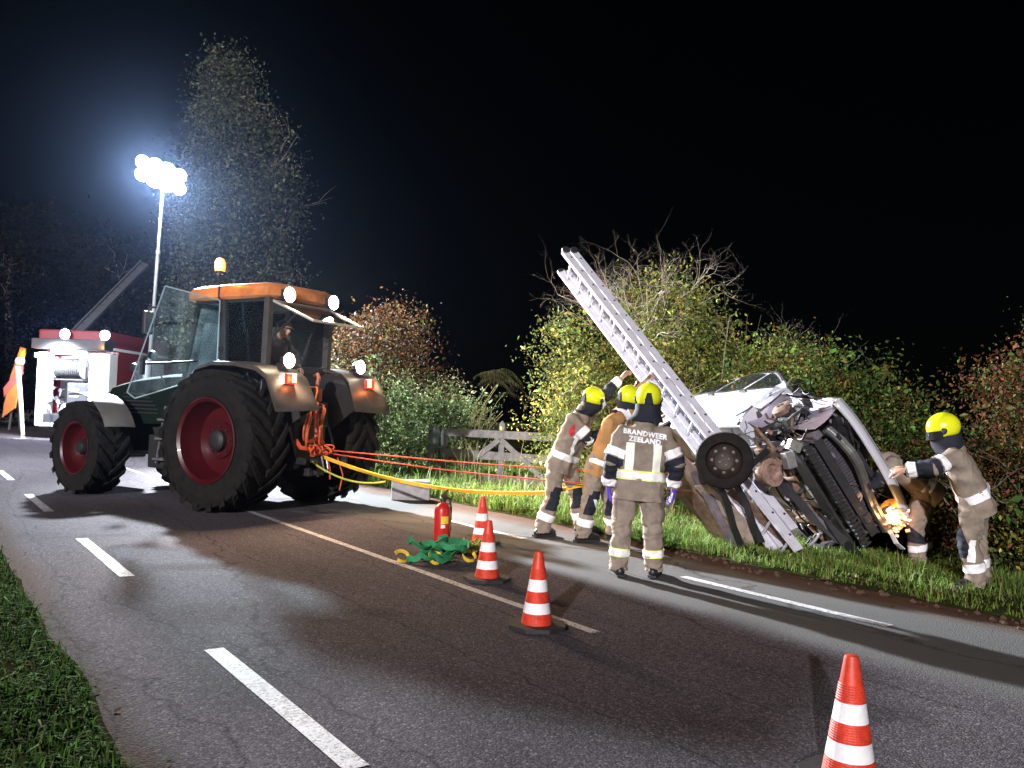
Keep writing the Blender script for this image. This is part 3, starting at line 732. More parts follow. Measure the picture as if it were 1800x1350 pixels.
M_hose = mat('orange_hose', (.55, .11, .04), .5, var=.25, scale=20, bump=.1)
G_warm = glow('work_lamp', (1.0, .86, .66), 40); G_amber = glow('amber_lamp', (1.0, .2, .01), 2.6)
G_tail = glow('tail_lamp', (1.0, .2, .03), 5); G_tailr = mat('red_lens', (.5, .02, .02), .25, emis=(1, .03, .02), estr=.7)

tr = thing('tractor', 'big dark green tractor with red rims, beacon-tinted cab roof, open door and lit lamps', 'tractor', (4.47, 12.26, 0), R(113.5))

def wheel(parent, loc, rad, wid, rimr, side, nl, steer=0.0):
    w = part_empty('wheel', parent, loc, (0, 0, steer))
    A = Matrix.Rotation(R(-90 if side > 0 else 90), 4, 'X')     # local z of the lathe -> outward
    ry = Matrix.Identity(4); h = wid / 2
    prof = [(rimr, -h * .86), (rimr * 1.06, -h * .96), (rimr + (rad - rimr) * .45, -h * 1.03), (rad * .93, -h * .95), (rad * .955, -h * .6), (rad * .965, 0), (rad * .955, h * .6), (rad * .93, h * .95), (rimr + (rad - rimr) * .45, h * 1.03), (rimr * 1.06, h * .96), (rimr, h * .86)]
    mb = MB(); mb.lathe(prof, A, 48)
    for s in (-1, 1):
        for k in range(nl):
            a0 = 2 * math.pi * (k + (.5 if s > 0 else 0)) / nl; pts = []
            for i in range(5):
                t = i / 4; y = s * h * (.03 + 1.0 * t); a = a0 + .40 * t ** 1.1 * (1.0 / rad) ** .2
                rr = rad * (1.0 if t < .8 else .985); lo = rad * (.95 if t < .9 else .88)
                wd = (.035 + .012 * t) / rad * (.97 if rad > .8 else .9)
                ring = []
                for da, r_ in ((-wd * 1.35, lo), (-wd, rr), (wd, rr), (wd * 1.35, lo)):
                    ring.append(A @ Vector((r_ * math.cos(a + da), r_ * math.sin(a + da), y)))
                pts.append(ring)
            mb.loft(pts)
    mb.build('tyre', M_tyre, w)
    mb = MB(); d = .30 if rad > .8 else .2
    mb.lathe([(rimr * 1.0, h * .9), (rimr * 1.035, h * .97), (rimr * 1.0, h * .99), (rimr * .93, h * .9), (rimr * .9, h * .5), (rimr * .86, h * .3), (rimr * .8, h * .95 - d), (rimr * .45, h * .98 - d), (rimr * .42, h * .9 - d * .8), (.0, h * .9 - d * .8)], A, 48)
    mb.build('rim', M_rim, w, smooth=True)
    mb = MB(); hb = h * .9 - d * .8
    mb.lathe([(rimr * .25, hb), (rimr * .25, hb + .07), (rimr * .2, hb + .1), (rimr * .1, hb + .11), (0, hb + .11)], A, 24)
    mb.build('hub', M_tdark, w, smooth=True)
    for k in range(8):
        mb = MB(); a = k * math.pi / 4; mb.lathe([(.018, hb - .01), (.018, hb + .025), (0, hb + .03)], A @ Matrix.Translation((rimr * .34 * math.cos(a), rimr * .34 * math.sin(a), 0)), 6); mb.build('wheel_nut', M_tdark, w)
    return w
wheel(tr, (0, .94, .965), .97, .62, .57, 1, 21); wheel(tr, (0, -.94, .965), .97, .62, .57, -1, 21)
wheel(tr, (3.05, .93, .715), .72, .5, .4, 1, 17, R(-4)); wheel(tr, (3.05, -.93, .715), .72, .5, .4, -1, 17, R(-4))

mb = MB(); mb.box((.95, 0, .95), (2.7, .6, .6)); mb.box((2.75, 0, .9), (1.5, .5, .5)); mb.box((0, 0, .97), (.5, 1.5, .36)); mb.box((3.05, 0, .7), (.3, 1.5, .22))
mb.box((-.45, 0, .95), (.5, .55, .75)); mb.box((1.35, .55, .72), (1.0, .42, .5)); mb.box((1.35, -.55, .72), (1.0, .42, .5))
mb.build('chassis', M_tdark, tr, bevel=.03)
# bonnet
def hood_ring(x, w, zt, zb):
    return [(x, w, zb), (x, w, zt - .2), (x, w * .86, zt - .06), (x, w * .5, zt), (x, -w * .5, zt), (x, -w * .86, zt - .06), (x, -w, zt - .2), (x, -w, zb)]
mb = MB(); mb.loft([hood_ring(1.25, .5, 1.93, 1.15), hood_ring(2.0, .47, 1.9, 1.12), hood_ring(2.8, .43, 1.83, 1.1), hood_ring(3.4, .4, 1.72, 1.08), hood_ring(3.62, .36, 1.55, 1.05), hood_ring(3.68, .3, 1.4, 1.05)])
mb.build('bonnet', M_tgreen, tr, smooth=True)
mb = MB()
for k in range(6): mb.box((2.5, .462 - .004 * k, 1.28 + .06 * k), (.9, .02, .022))
mb.build('side_grille', M_tdark, tr)
mb = MB(); mb.box((3.95, 0, .86), (.7, 1.0, .75)); mb.box((3.95, 0, 1.26), (.5, .8, .1)); mb.build('front_weight', M_tdark, tr, bevel=.05)
mb = MB(); mb.box((3.6, 0, .62), (.4, .5, .2)); mb.build('front_linkage', M_tdark, tr, bevel=.02)
# front mudguards, the left one's pale colour stands for light on its top
for s in (-1, 1):
    mb = MB(); rings = []
    for i in range(10):
        a = R(76 + i * 9.0); rr = .8
        c = Vector((3.05 + rr * math.cos(a) * 1.02, s * .93, .74 + rr * math.sin(a)))
        o = Vector((math.cos(a), 0, math.sin(a)))
        rings.append([c + Vector((0, -.25, 0)) , c + Vector((0, -.25, 0)) + o * .02, c + o * .035, c + Vector((0, .25, 0)) + o * .02, c + Vector((0, .25, 0)), c + o * .015])
    mb.loft(rings); mb.build('front_mudguard', mat('mudguard_lit', (.11, .1, .09), .45, var=.15) if s > 0 else M_fend, tr, smooth=True)
# rear fenders with skirts flaring behind the wheels
for s in (-1, 1):
    mb = MB(); rings = []
    for x, z, w0, w1 in ((.98, 1.25, .6, .98), (.9, 1.5, .6, 1.0), (.7, 1.78, .58, 1.05), (.4, 1.97, .55, 1.14), (0, 2.04, .55, 1.2), (-.45, 2.03, .5, 1.2), (-.85, 1.97, .46, 1.18), (-1.02, 1.86, .42, 1.16), (-1.22, 1.45, .36, 1.16)):
        rings.append([(x, s * w0, z - .03), (x, s * w0, z), (x, s * (w0 + w1) / 2, z + .025), (x, s * (w1 - .03), z), (x - .0, s * w1, z - .05), (x, s * (w1 - .03), z - .06)])
    mb.loft(rings); mb.build('rear_fender', M_fend if s > 0 else M_fend, tr, smooth=True)
    mb = MB(); mb.prism([(.95, s * .585, 1.1), (.7, s * .585, 1.76), (.38, s * .585, 1.95), (-.8, s * .52, 1.95), (-1.0, s * .46, 1.8), (-1.18, s * .42, 1.45), (-.6, s * .5, 1.1)], (0, -s * .03, 0))
    mb.build('fender_wall', M_tdark, tr)
    mb = MB(); mb.box((-.86, s * .72, 2.02), (.06, .16, .05)); mb.lathe([(0, -.07), (.06, -.07), (.1, .03), (.105, .05)], Matrix.Translation((-.93, s * .72, 2.08)) @ Matrix.Rotation(R(-90), 4, 'Y'), 20)
    wl_ = mb.build('work_lamp', M_plast, tr, smooth=True)
    MB().lathe([(.1, 0), (.075, .018), (0, .03)], Matrix.Translation((-.982, s * .72, 2.08)) @ Matrix.Rotation(R(-90), 4, 'Y'), 20).build('lens', G_warm, wl_, smooth=True)
    spot('lamp_light', tr, (-1.08, s * .72, 2.06), (-1, s * (.12 if s > 0 else .75), -.3 if s > 0 else -.1), 480 if s > 0 else 800, (1, .68, .42), R(160))
    mb = MB(); mb.box((-1.1, s * .80, 1.83), (.05, .17, .14)); tl = mb.build('tail_lamp', G_tailr, tr, bevel=.008)
    tl.rotation_euler = (0, 0, 0)
    mb = MB(); mb.box((-1.128, s * .76, 1.84), (.02, .07, .12)); mb.build('lamp_lens', G_tail, tl, bevel=.004)
    point('lamp_light', tr, (-1.2, s * .8, 1.83), 3.5, (1, .25, .05), .05)
# cab: floor, posts, roof
mb = MB(); mb.box((.45, 0, 1.28), (1.5, 1.12, .3)); mb.box((-.38, 0, 1.62), (.06, 1.1, .72)); mb.box((1.3, 0, 1.55), (.14, .95, .55)); mb.build('cab_floor', M_tdark, tr, bevel=.02)
def post(a, b, w, d, m=M_tdark):
    mb = MB(); mb.bar(a, b, w, d, (1, 0, 0)); mb.build('cab_post', m, tr, bevel=.008)
for s in (-1, 1):
    post((1.52, s * .5, 1.45), (1.05, s * .58, 2.98), .05, .06)
    post((.44, s * .6, 1.98), (.46, s * .64, 2.98), .06, .12)
    post((-.40, s * .6, 1.95), (-.42, s * .6, 2.98), .09, .10, M_fend)
for s in (-1, 1):
    for q in (((1.08, s * .6, 2.95), (-.42, s * .62, 2.95), .05, .06), ((.44, s * .62, 2.0), (-.4, s * .6, 1.98), .06, .09)): MB().bar(*q).build('cab_rail', M_tdark, tr, bevel=.005)
for q in (((1.06, -.58, 2.95), (1.06, .58, 2.95), .05, .06), ((-.42, -.58, 2.95), (-.42, .58, 2.95), .05, .06), ((-.4, -.58, 2.0), (-.4, .58, 2.0), .06, .1)): MB().bar(*q).build('cab_rail', M_tdark, tr, bevel=.005)
def roof_ring(z, a, b, c):
    pts = []
    for x, y in ((1.36 - c, .52 - c * .3), (1.22 - c, .64 - c * .3), (0.4, .7 - c * .3), (-.45 + c * .4, .66 - c * .3), (-.56 + c * .4, .52 - c * .3)): pts.append((x, y, z))
    return pts + [(x, -y, zz) for x, y, zz in reversed(pts)]
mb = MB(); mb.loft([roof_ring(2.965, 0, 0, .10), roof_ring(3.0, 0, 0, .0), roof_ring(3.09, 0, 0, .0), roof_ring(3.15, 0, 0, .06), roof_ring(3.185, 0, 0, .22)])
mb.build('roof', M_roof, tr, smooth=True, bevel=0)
mb = MB(); mb.box((.95, .25, 3.2), (.3, .3, .05)); mb.box((1.3, .0, 3.03), (.12, .9, .05)); mb.build('roof_hatch', M_white, tr, bevel=.015)
mb = MB(); mb.box((.4, 0, 2.955), (1.5, 1.1, .03)); mb.build('headliner', M_fend, tr)
for s in (-1, 1):                                     # roof work lamps and their brackets
    mb = MB(); mb.box((-.56, s * .44, 3.03), (.1, .16, .12)); mb.lathe([(0, -.06), (.07, -.06), (.108, .03), (.11, .05)], Matrix.Translation((-.6, s * .44, 3.02)) @ Matrix.Rotation(R(-90), 4, 'Y'), 20)
    w_ = mb.build('work_lamp', M_plast, tr, smooth=True)
    MB().lathe([(.105, 0), (.075, .02), (0, .03)], Matrix.Translation((-.652, s * .44, 3.02)) @ Matrix.Rotation(R(-90), 4, 'Y'), 20).build('lens', G_warm, w_, smooth=True)
    spot('lamp_light', tr, (-.76, s * .44, 3.0), (-1, s * .1, -.5), 260, (1, .7, .44), R(150))
# beacon on its rod at the left of the roof
mb = MB(); mb.tube([(.5, .66, 2.85), (.5, .7, 3.0), (.5, .7, 3.34)], .012, 8); bc = mb.build('beacon_rod', M_tdark, tr, smooth=True)
mb = MB(); mb.lathe([(.055, 3.33), (.055, 3.37), (.048, 3.375)], Matrix.Translation((.5, .7, 0)), 20, cap=True); mb.build('beacon_base', M_plast, bc)
mb = MB(); mb.lathe([(.07, 3.375), (.078, 3.43), (.075, 3.5), (.05, 3.55), (0, 3.565)], Matrix.Translation((.5, .7, 0)), 20); mb.build('beacon_lens', G_amber, bc, smooth=True)
point('beacon_light', tr, (.5, .83, 3.6), 16, (1, .38, .05), .05)
# panes
def pane(name, pts, m, parent=tr, th=.008):
    p = [Vector(q) for q in pts]; nn = (p[1] - p[0]).cross(p[2] - p[0]).normalized() * th
    mb = MB(); mb.prism(p, nn); return mb.build(name, m, parent)
pane('windscreen', [(1.5, .46, 1.6), (1.5, -.46, 1.6), (1.08, -.54, 2.92), (1.08, .54, 2.92)], M_glass)
pane('window', [(.38, .61, 2.06), (-.35, .6, 2.06), (-.36, .61, 2.92), (.38, .63, 2.92)], M_glass)
pane('window', [(.38, -.61, 2.06), (-.35, -.6, 2.06), (-.36, -.61, 2.92), (.38, -.63, 2.92)], M_glass)
pane('window', [(1.42, -.52, 1.6), (.5, -.6, 1.75), (.5, -.63, 2.92), (1.02, -.58, 2.92)], M_glass)
# opened glass door: hinged at the middle post, swung right out
def door_pt(u, z): return Vector((.47, .66, 0)) + Vector((math.cos(R(63)), math.sin(R(63)), 0)) * u + Vector((0, 0, z))
dr = part_empty('door', tr)
poly = [door_pt(.03, 2.0), door_pt(.5, 1.72), door_pt(1.1, 1.5), door_pt(1.2, 1.58), door_pt(.78, 3.08), door_pt(.03, 2.95)]
pane('pane', poly, M_glass_d, dr)
mb = MB()
for i in range(len(poly)): mb.bar(poly[i], poly[(i + 1) % len(poly)], .014, .016)
mb.build('frame', mat('glass_edge', (.3, .42, .45), .3, var=.1), dr)
mb = MB(); mb.bar(door_pt(.03, 2.25), door_pt(-.05, 2.25), .05, .06); mb.bar(door_pt(.03, 2.75), door_pt(-.05, 2.75), .05, .06); mb.build('hinge', M_plast, dr)
mb = MB(); mb.box(door_pt(1.02, 1.95), (.06, .05, .24)); mb.bar(door_pt(.3, 2.06), door_pt(1.0, 1.98), .02, .03); mb.build('handle', M_plast, dr, bevel=.01)
# rear window swung up on gas struts
rw = part_empty('rear_window', tr)
H0, H1 = Vector((-.46, 0, 2.93)), Vector((-1.17, 0, 2.64)); ya, yb = .56, .5
corners = [H0 + Vector((0, ya, 0)), H0 + Vector((0, -ya, 0)), H1 + Vector((0, -yb, 0)), H1 + Vector((0, yb, 0))]
pane('pane', corners, M_glass, rw)
mb = MB()
for i in range(4): mb.bar(corners[i], corners[(i + 1) % 4], .035, .03)
mb.build('frame', mat('window_frame_pale', (.5, .46, .4), .35, .2, var=.1), rw, bevel=.005)
mb = MB(); mb.bar((-.44, .5, 2.45), (-.85, .5, 2.74), .018, .018); mb.bar((-.44, -.5, 2.45), (-.85, -.5, 2.74), .018, .018); mb.box((-1.16, .1, 2.61), (.04, .12, .03)); mb.build('strut', M_plast, rw)
# inside of the cab
mb = MB(); mb.box((.28, 0, 1.72), (.5, .5, .16)); mb.box((.02, 0, 2.1), (.14, .48, .7)); mb.box((.0, 0, 2.52), (.1, .26, .2)); mb.build('seat', M_seat, tr, bevel=.04)
mb = MB(); mb.tube([(1.2, 0, 1.6), (1.0, 0, 2.02)], .03, 8)
st_c = Vector((.98, 0, 2.05)); axn = Vector((-.45, 0, .9)).normalized(); e1 = Vector((0, 1, 0)); e2 = axn.cross(e1)
mb.tube([st_c + (e1 * math.cos(a) + e2 * math.sin(a)) * .2 for a in [i * math.pi / 10 for i in range(21)]], .016, 6, cap=False)
mb.bar(st_c - e1 * .19, st_c + e1 * .19, .03, .02); mb.build('steering_wheel', M_plast, tr, smooth=True)
mb = MB(); mb.box((.2, -.38, 1.85), (.75, .18, .3)); mb.box((.6, -.38, 2.1), (.08, .2, .24)); mb.box((1.25, 0, 1.9), (.12, .4, .18)); mb.build('console', M_plast, tr, bevel=.02)
# mirrors
mb = MB(); mb.tube([(1.15, .6, 2.85), (1.5, .95, 2.86), (1.62, 1.02, 2.84)], .016, 8); mb.tube([(1.62, 1.02, 2.86), (1.62, 1.02, 2.45)], .014, 8)
mr_ = mb.build('mirror_arm', M_tdark, tr, smooth=True)
mb = MB(); mb.box((1.62, 1.03, 2.62), (.07, .17, .34), Matrix.Rotation(R(12), 3, 'Z')); mb.build('mirror', M_plast, mr_, bevel=.02)
mb = MB(); mb.box((1.58, 1.02, 2.62), (.004, .14, .3), Matrix.Rotation(R(12), 3, 'Z')); mb.build('mirror_glass', mat('mirror_glass', (.4, .45, .45), .08, 1.0, var=.02), mr_)
# small lamps and rail beside the bonnet
mb = MB(); mb.tube([(1.85, .52, 1.75), (1.95, .62, 2.02), (1.98, .66, 2.12)], .012, 6); mb.lathe([(0, -.07), (.06, -.06), (.07, 0), (.06, .03), (0, .03)], Matrix.Translation((1.98, .67, 2.17)) @ Matrix.Rotation(R(80), 4, 'Y'), 16); mb.build('front_lamp', M_plast, tr, smooth=True)
mb = MB(); mb.tube([(2.6, .45, 1.8), (2.65, .5, 1.95)], .012, 6); mb.lathe([(0, -.06), (.05, -.05), (.06, 0), (.05, .03), (0, .03)], Matrix.Translation((2.66, .5, 2.0)) @ Matrix.Rotation(R(80), 4, 'Y'), 16); mb.build('front_lamp', M_plast, tr, smooth=True)
# steps, tank
mb = MB(); mb.box((1.35, .8, .62), (.4, .2, .03)); mb.box((1.35, .78, .92), (.4, .2, .03)); mb.box((1.35, .74, 1.2), (.42, .2, .03)); mb.bar((1.15, .82, .55), (1.15, .7, 1.4), .03, .02); mb.bar((1.56, .82, .55), (1.56, .7, 1.4), .03, .02); mb.build('step', M_steel, tr)
# hitch, lower arms, hydraulic block, hose bundle
mb = MB()
for s in (-1, 1):
    mb.bar((-.35, s * .3, .72), (-1.05, s * .42, .72), .05, .09); mb.bar((-.62, s * .38, 1.32), (-.85, s * .4, .76), .05, .05); mb.bar((-.5, s * .3, 1.3), (-.66, s * .38, 1.36), .07, .07)
mb.build('lower_arm', M_tdark, tr, bevel=.008)
mb = MB(); mb.box((-.72, 0, .55), (.3, .3, .12)); mb.box((-.85, 0, .62), (.16, .12, .22)); mb.tube([(-.9, 0, .48), (-.9, 0, .78)], .025, 8); mb.build('drawbar', M_tdark, tr, bevel=.01)
mb = MB(); mb.box((-.72, .18, 1.5), (.12, .18, .5)); mb.box((-.7, -.2, 1.35), (.12, .2, .35)); mb.box((-.74, -.02, 1.1), (.12, .4, .2)); mb.build('hydraulic_block', M_tdark, tr, bevel=.012)
mb = MB(); mb.tube([(-.78, .02, 1.9), (-.83, .02, 1.93), (-.86, .02, 1.88), (-.84, .02, 1.8), (-.86, .02, 1.2), (-.86, .02, .85)], .03, 10); mb.tube([(-.86, .02, 1.55), (-.86, .02, 1.72)], .055, 10); mb.build('top_link', mat('rust_link', (.3, .09, .05), .55, var=.3), tr, smooth=True)
rgh = random.Random(4)
for k in range(9):
    y0 = rgh.uniform(-.14, .3); y1 = rgh.uniform(-.05, .12); zb = rgh.uniform(1.35, 1.75); mb = MB(); o = rgh.uniform(.06, .26)
    pts = [(-.78, y0, zb), (-.9 - o * .3, y0 + .1 * o, zb - .02), (-1.0 - o * .2, y0 + .12 + o * .2, zb - .18 - o * .3), (-.96, y0 + .08, zb - .4 - o * .4), (-.92, y1, 1.0 + rgh.uniform(-.05, .1)), (-.9, y1, .88)]
    q = []
    for i in range(len(pts) - 1):
        for t in (0, .25, .5, .75):
            p0 = Vector(pts[max(i - 1, 0)]); p1 = Vector(pts[i]); p2 = Vector(pts[i + 1]); p3 = Vector(pts[min(i + 2, len(pts) - 1)])
            q.append(.5 * ((2 * p1) + (p2 - p0) * t + (2 * p0 - 5 * p1 + 4 * p2 - p3) * t * t + (3 * p1 - p0 - 3 * p2 + p3) * t ** 3))
    mb.tube(q, rgh.choice([.011, .013, .015]), 7); mb.build('hydraulic_hose', M_hose, tr, smooth=True)
M_rope2 = mat('red_orange_rope', (.62, .09, .03), .6, var=.3, scale=30, bump=.4, bscale=120)
mb = MB(); pts = []
for i in range(150):
    a = i * .42; pts.append((-.95 + .10 * math.sin(a) + .02 * math.sin(a * 2.7), .08 + .24 * math.cos(a * .5 + .6) * (.5 + .5 * math.sin(i * .05)), .86 + .05 * math.cos(a) + .03 * math.sin(i * .33)))
mb.tube(pts, .011, 6); mb.tube([(-.86, .42, 1.0), (-.9, .36, .9), (-.95, .2, .88)], .03, 8); mb.build('rope_coil', M_rope2, tr, smooth=True)
mb = MB(); mb.tube([(-1.0, -.05, .8), (-1.03, -.1, .6), (-1.02, -.12, .45)], .01, 6); mb.tube([(-1.0, -.28, .75), (-1.06, -.34, .5), (-1.04, -.3, .28)], .009, 6); mb.build('rope_tail', M_rope2, tr, smooth=True)
mb = MB(); mb.tube([(-1.0, .05, .78), (-1.04, .04, .62), (-1.04, .0, .56), (-1.03, -.06, .6), (-1.0, -.05, .76)], .013, 8); mb.build('shackle', M_steel, tr, smooth=True)
# ------------------------------------------------------------------ fire engine with light mast, far left
M_fred = mat('engine_red', (.2, .01, .018), .35, var=.08, scale=3, coat=.4)
M_fwhite = mat('engine_white', (.78, .78, .8), .35, var=.05)
M_lilac = mat('grey_shutter', (.5, .5, .56), .45, .2, var=.08)
M_pump = mat('pump_dark', (.03, .032, .04), .4, var=.25)
G_white = glow('white_lamp', (.6, .72, 1.0), 60); G_mast = glow('mast_lamp', (.78, .87, 1.0), 60)
G_strip = glow('strip_lamp', (.85, .9, 1.0), 6); G_orange = glow('orange_lamp', (1, .3, .02), 12)

FA = math.pi / 2 - YAW                     # the engine points away from the camera
ft = thing('fire_engine', 'red fire engine seen from behind, white pump bay with hose reel, blue-white roof lamps', 'fire engine', (4.83, 33.4, 0), FA)
Wt = 1.28                                   # half width; x forward, y left
mb = MB(); mb.box((3.6, 0, .62), (7.2, 2.2, .5)); mb.box((6.9, 0, 1.6), (2.0, 2.45, 2.4)); mb.build('chassis', M_pump, ft, bevel=.05)
# body: side walls, roof and partition leave the pump bay open at the back
mb = MB()
mb.box((3.4, -Wt + .03, 1.95), (5.6, .06, 2.9)); mb.box((3.4, Wt - .03, 1.95), (5.6, .06, 2.9)); mb.box((3.4, 0, 3.38), (5.6, 2 * Wt, .06)); mb.box((1.25, 0, 1.95), (.05, 2 * Wt - .14, 2.8))
mb.build('body', M_fred, ft)
mb = MB(); mb.box((3.0, 0, 3.62), (6.2, 2 * Wt - .1, .4)); mb.build('roof', M_fred, ft, bevel=.06)
mb = MB(); mb.box((.0, 0, 3.3), (.9, 2 * Wt, .36)); mb.build('rear_header', M_pump, ft, bevel=.03)
for s, w in ((1, .3), (-1, .72)):
    mb = MB(); mb.box((.3, s * (Wt - w / 2 - .002), 1.72), (.66, w, 2.62)); mb.build('rear_panel', M_fwhite, ft, bevel=.06)
mb = MB(); mb.box((.3, .2, 3.03), (.6, 1.3, .14)); mb.build('roller_shutter', M_fwhite, ft, bevel=.03)
mb = MB(); mb.box((.45, .25, .48), (1.2, 1.62, .12)); mb.build('bay_floor', M_lilac, ft)
mb = MB(); mb.box((1.2, .25, 1.7), (.03, 1.6, 2.5)); mb.build('bay_wall', M_fwhite, ft)
# hose reel
hr = part_empty('hose_reel', ft, (.35, .28, 2.5))
mb = MB(); mb.lathe([(.3, -.48), (.31, -.47), (.31, .47), (.3, .48)], Matrix.Rotation(R(90), 4, 'X'), 32)
for k in range(12): mb.tube([Vector((.315 * math.cos(a), -.42 + .075 * k, .315 * math.sin(a))) for a in [i * math.pi / 12 for i in range(25)]], .034, 6, cap=False)
mb.build('hose', M_blk, hr, smooth=True)
for s in (-1, 1): MB().lathe([(.0, -.012), (.37, -.012), (.38, 0), (.37, .012), (0, .012)], Matrix.Translation((0, s * .5, 0)) @ Matrix.Rotation(R(90), 4, 'X'), 32).build('reel_flange', M_alu, hr, smooth=True)
mb = MB(); mb.box((.0, 0, -.42), (.5, 1.15, .04)); mb.box((.1, .52, -.2), (.08, .03, .5)); mb.box((.1, -.52, -.2), (.08, .03, .5)); mb.build('bracket', M_pump, hr)
# pump panel, pipes, valves
mb = MB(); mb.box((.4, -.12, 1.3), (.6, .72, 1.35)); mb.build('pump_cabinet', M_pump, ft, bevel=.03)
mb = MB(); mb.box((.09, -.02, 1.72), (.03, .34, .07)); mb.box((.09, -.02, 1.5), (.03, .3, .05)); mb.build('gauge_plate', M_fwhite, ft)
mb = MB(); mb.lathe([(.28, .0), (.3, .05), (.3, .25), (.27, .3)], Matrix.Translation((.06, -.05, 1.0)) @ Matrix.Rotation(R(90), 4, 'Y'), 28); mb.build('suction_pipe', M_pump, ft, smooth=True)
mb = MB(); mb.lathe([(0, 0), (.08, 0), (.08, .03), (0, .05)], Matrix.Translation((.05, -.3, 1.05)) @ Matrix.Rotation(R(-90), 4, 'Y'), 20); mb.build('bay_lamp', glow('bay_lamp', (.85, .92, 1), 25), ft, smooth=True)
rgf = random.Random(3)
for k in range(7):
    y = rgf.uniform(.5, .95); z0 = rgf.uniform(.7, 1.9); mb = MB()
    pts = [(.5, y, z0), (.2, y + rgf.uniform(-.1, .1), z0 - .05), (.15, y + rgf.uniform(-.3, .1), z0 - .25), (.25, y + rgf.uniform(-.25, .1), z0 - .45)]
    mb.tube(pts, .035, 8); mb.lathe([(.07, -.03), (.07, .03)], Matrix.Translation(pts[1]) @ Matrix.Rotation(R(90), 4, 'Y'), 12, cap=True); mb.build('valve_pipe', M_pump if k % 2 else M_steel, ft, smooth=True)
mb = MB(); mb.box((.1, -.25, .55), (.1, 1.2, .12)); mb.build('tail_step', M_alu, ft)
# side: shutters, stripe, wheels
for x0, x1 in ((2.0, 3.3), (3.5, 4.6)):
    mb = MB()
    for k in range(9): mb.box(((x0 + x1) / 2, -Wt - .012, 1.55 + .16 * k), (x1 - x0, .02, .15))
    mb.build('side_shutter', M_lilac, ft, bevel=.01)
mb = MB(); mb.box((2.65, -Wt - .03, 1.9), (.5, .02, .6)); mb.build('side_locker', M_pump, ft)
mb = MB(); mb.box((3.2, -Wt - .012, 3.2), (6.0, .02, .1)); mb.build('side_stripe', M_fwhite, ft)
for x in (1.9, 6.3):
    for s in (-1, 1):
        w_ = part_empty('wheel', ft, (x, s * 1.05, .5)); A = Matrix.Rotation(R(-90 * s), 4, 'X')
        MB().lathe([(.3, -.14), (.46, -.15), (.5, -.1), (.5, .1), (.46, .15), (.3, .14)], A, 32).build('tyre', M_tyre, w_, smooth=True)
        MB().lathe([(.3, .13), (.26, .05), (.12, .08), (0, .1)], A, 24).build('rim', M_steel, w_, smooth=True)
# roof lamps
for y in (.22, -1.18):
    mb = MB(); mb.lathe([(0, -.1), (.12, -.1), (.175, 0), (.175, .05)], Matrix.Translation((-.22, y, 3.66)) @ Matrix.Rotation(R(-90), 4, 'Y'), 20); mb.box((-.1, y, 3.55), (.08, .1, .2)); lm = mb.build('roof_lamp', M_pump, ft, smooth=True)
    MB().lathe([(.17, 0), (.12, .04), (0, .05)], Matrix.Translation((-.27, y, 3.66)) @ Matrix.Rotation(R(-90), 4, 'Y'), 20).build('lens', G_white, lm, smooth=True)
    spot('lamp_light', ft, (-.45, y, 3.66), (-1, 0, -.12), 600, (.62, .7, 1), R(150), .15)
mb = MB(); mb.box((-.17, -1.16, 3.28), (.06, .16, .16)); mb.build('rear_amber_lamp', G_orange, ft, bevel=.02)
point('lamp_light', ft, (-.45, -1.2, 3.22), 40, (1, .3, .03), .1)
for y in (1.0, -.3):
    mb = MB(); mb.box((.06, y, 2.9), (.05, .5, .03)); mb.build('strip_lamp', G_strip, ft)
spot('lamp_light', ft, (-1.0, .35, 3.05), (1, -.05, -.9), 2400, (.85, .92, 1), R(140), .2)
mb = MB()
for z in (.85, 1.05): mb.box((.06, 1.2, z), (.05, .1, .13))
mb.build('side_marker', mat('green_marker', (.02, .25, .1), .4, emis=(.05, .9, .35), estr=.7), ft)
# ladder section on the roof, tilted up
mb = MB(); La, Lb = Vector((1.2, .6, 3.8)), Vector((3.9, -.62, 6.9)); dL = (Lb - La)
sl = dL.cross(Vector((1, 0, .2))).normalized() * .15
for s in (-1, 1): mb.bar(La + sl * s, Lb + sl * s, .06, .14, (1, 0, 0))
mb.bar(La, Lb, .28, .03, (1, 0, 0)); rl = mb.build('roof_ladder', mat('ladder_grey', (.045, .045, .05), .6), ft)
for k in range(12):
    p = La + dL * (.04 + .084 * k); mb = MB(); mb.tube([p - sl, p + sl], .025, 8); mb.build('rung', M_tdark, rl, smooth=True)

# telescopic light mast, its head a cluster of floodlights
ms = thing('light_mast', 'tall pale telescopic mast with a cluster of blazing white floodlights on top', 'light mast', (5.66, 26.0, 0), FA)
mb = MB(); mb.tube([(0, 0, 0), (0, 0, 2.6)], .11, 16); mb.build('mast_section', M_alu, ms, smooth=True)
top = Vector((.05, -.18, 7.75))
for i, (a, b_, r_) in enumerate(((.28, .5, .062), (.5, .74, .05), (.74, 1.0, .04))):
    mb = MB(); mb.tube([top * a, top * b_], r_, 14); mb.lathe([(r_ * 1.25, -.05), (r_ * 1.25, .05)], Matrix.Translation(top * b_) , 14, cap=True); mb.build('mast_section', mat('mast_grey', (.3, .3, .32), .5, .2), ms, smooth=True)
mb = MB(); mb.box((0, 0, .1), (.9, .9, .2)); mb.box((0, 0, .35), (.4, .4, .4)); mb.build('base', M_pump, ms, bevel=.03)
for a in (45, 135, 225, 315):
    mb = MB(); mb.bar((.3 * math.cos(R(a)), .3 * math.sin(R(a)), .15), (1.0 * math.cos(R(a)), 1.0 * math.sin(R(a)), .05), .07, .07); mb.build('outrigger', M_steel, ms)
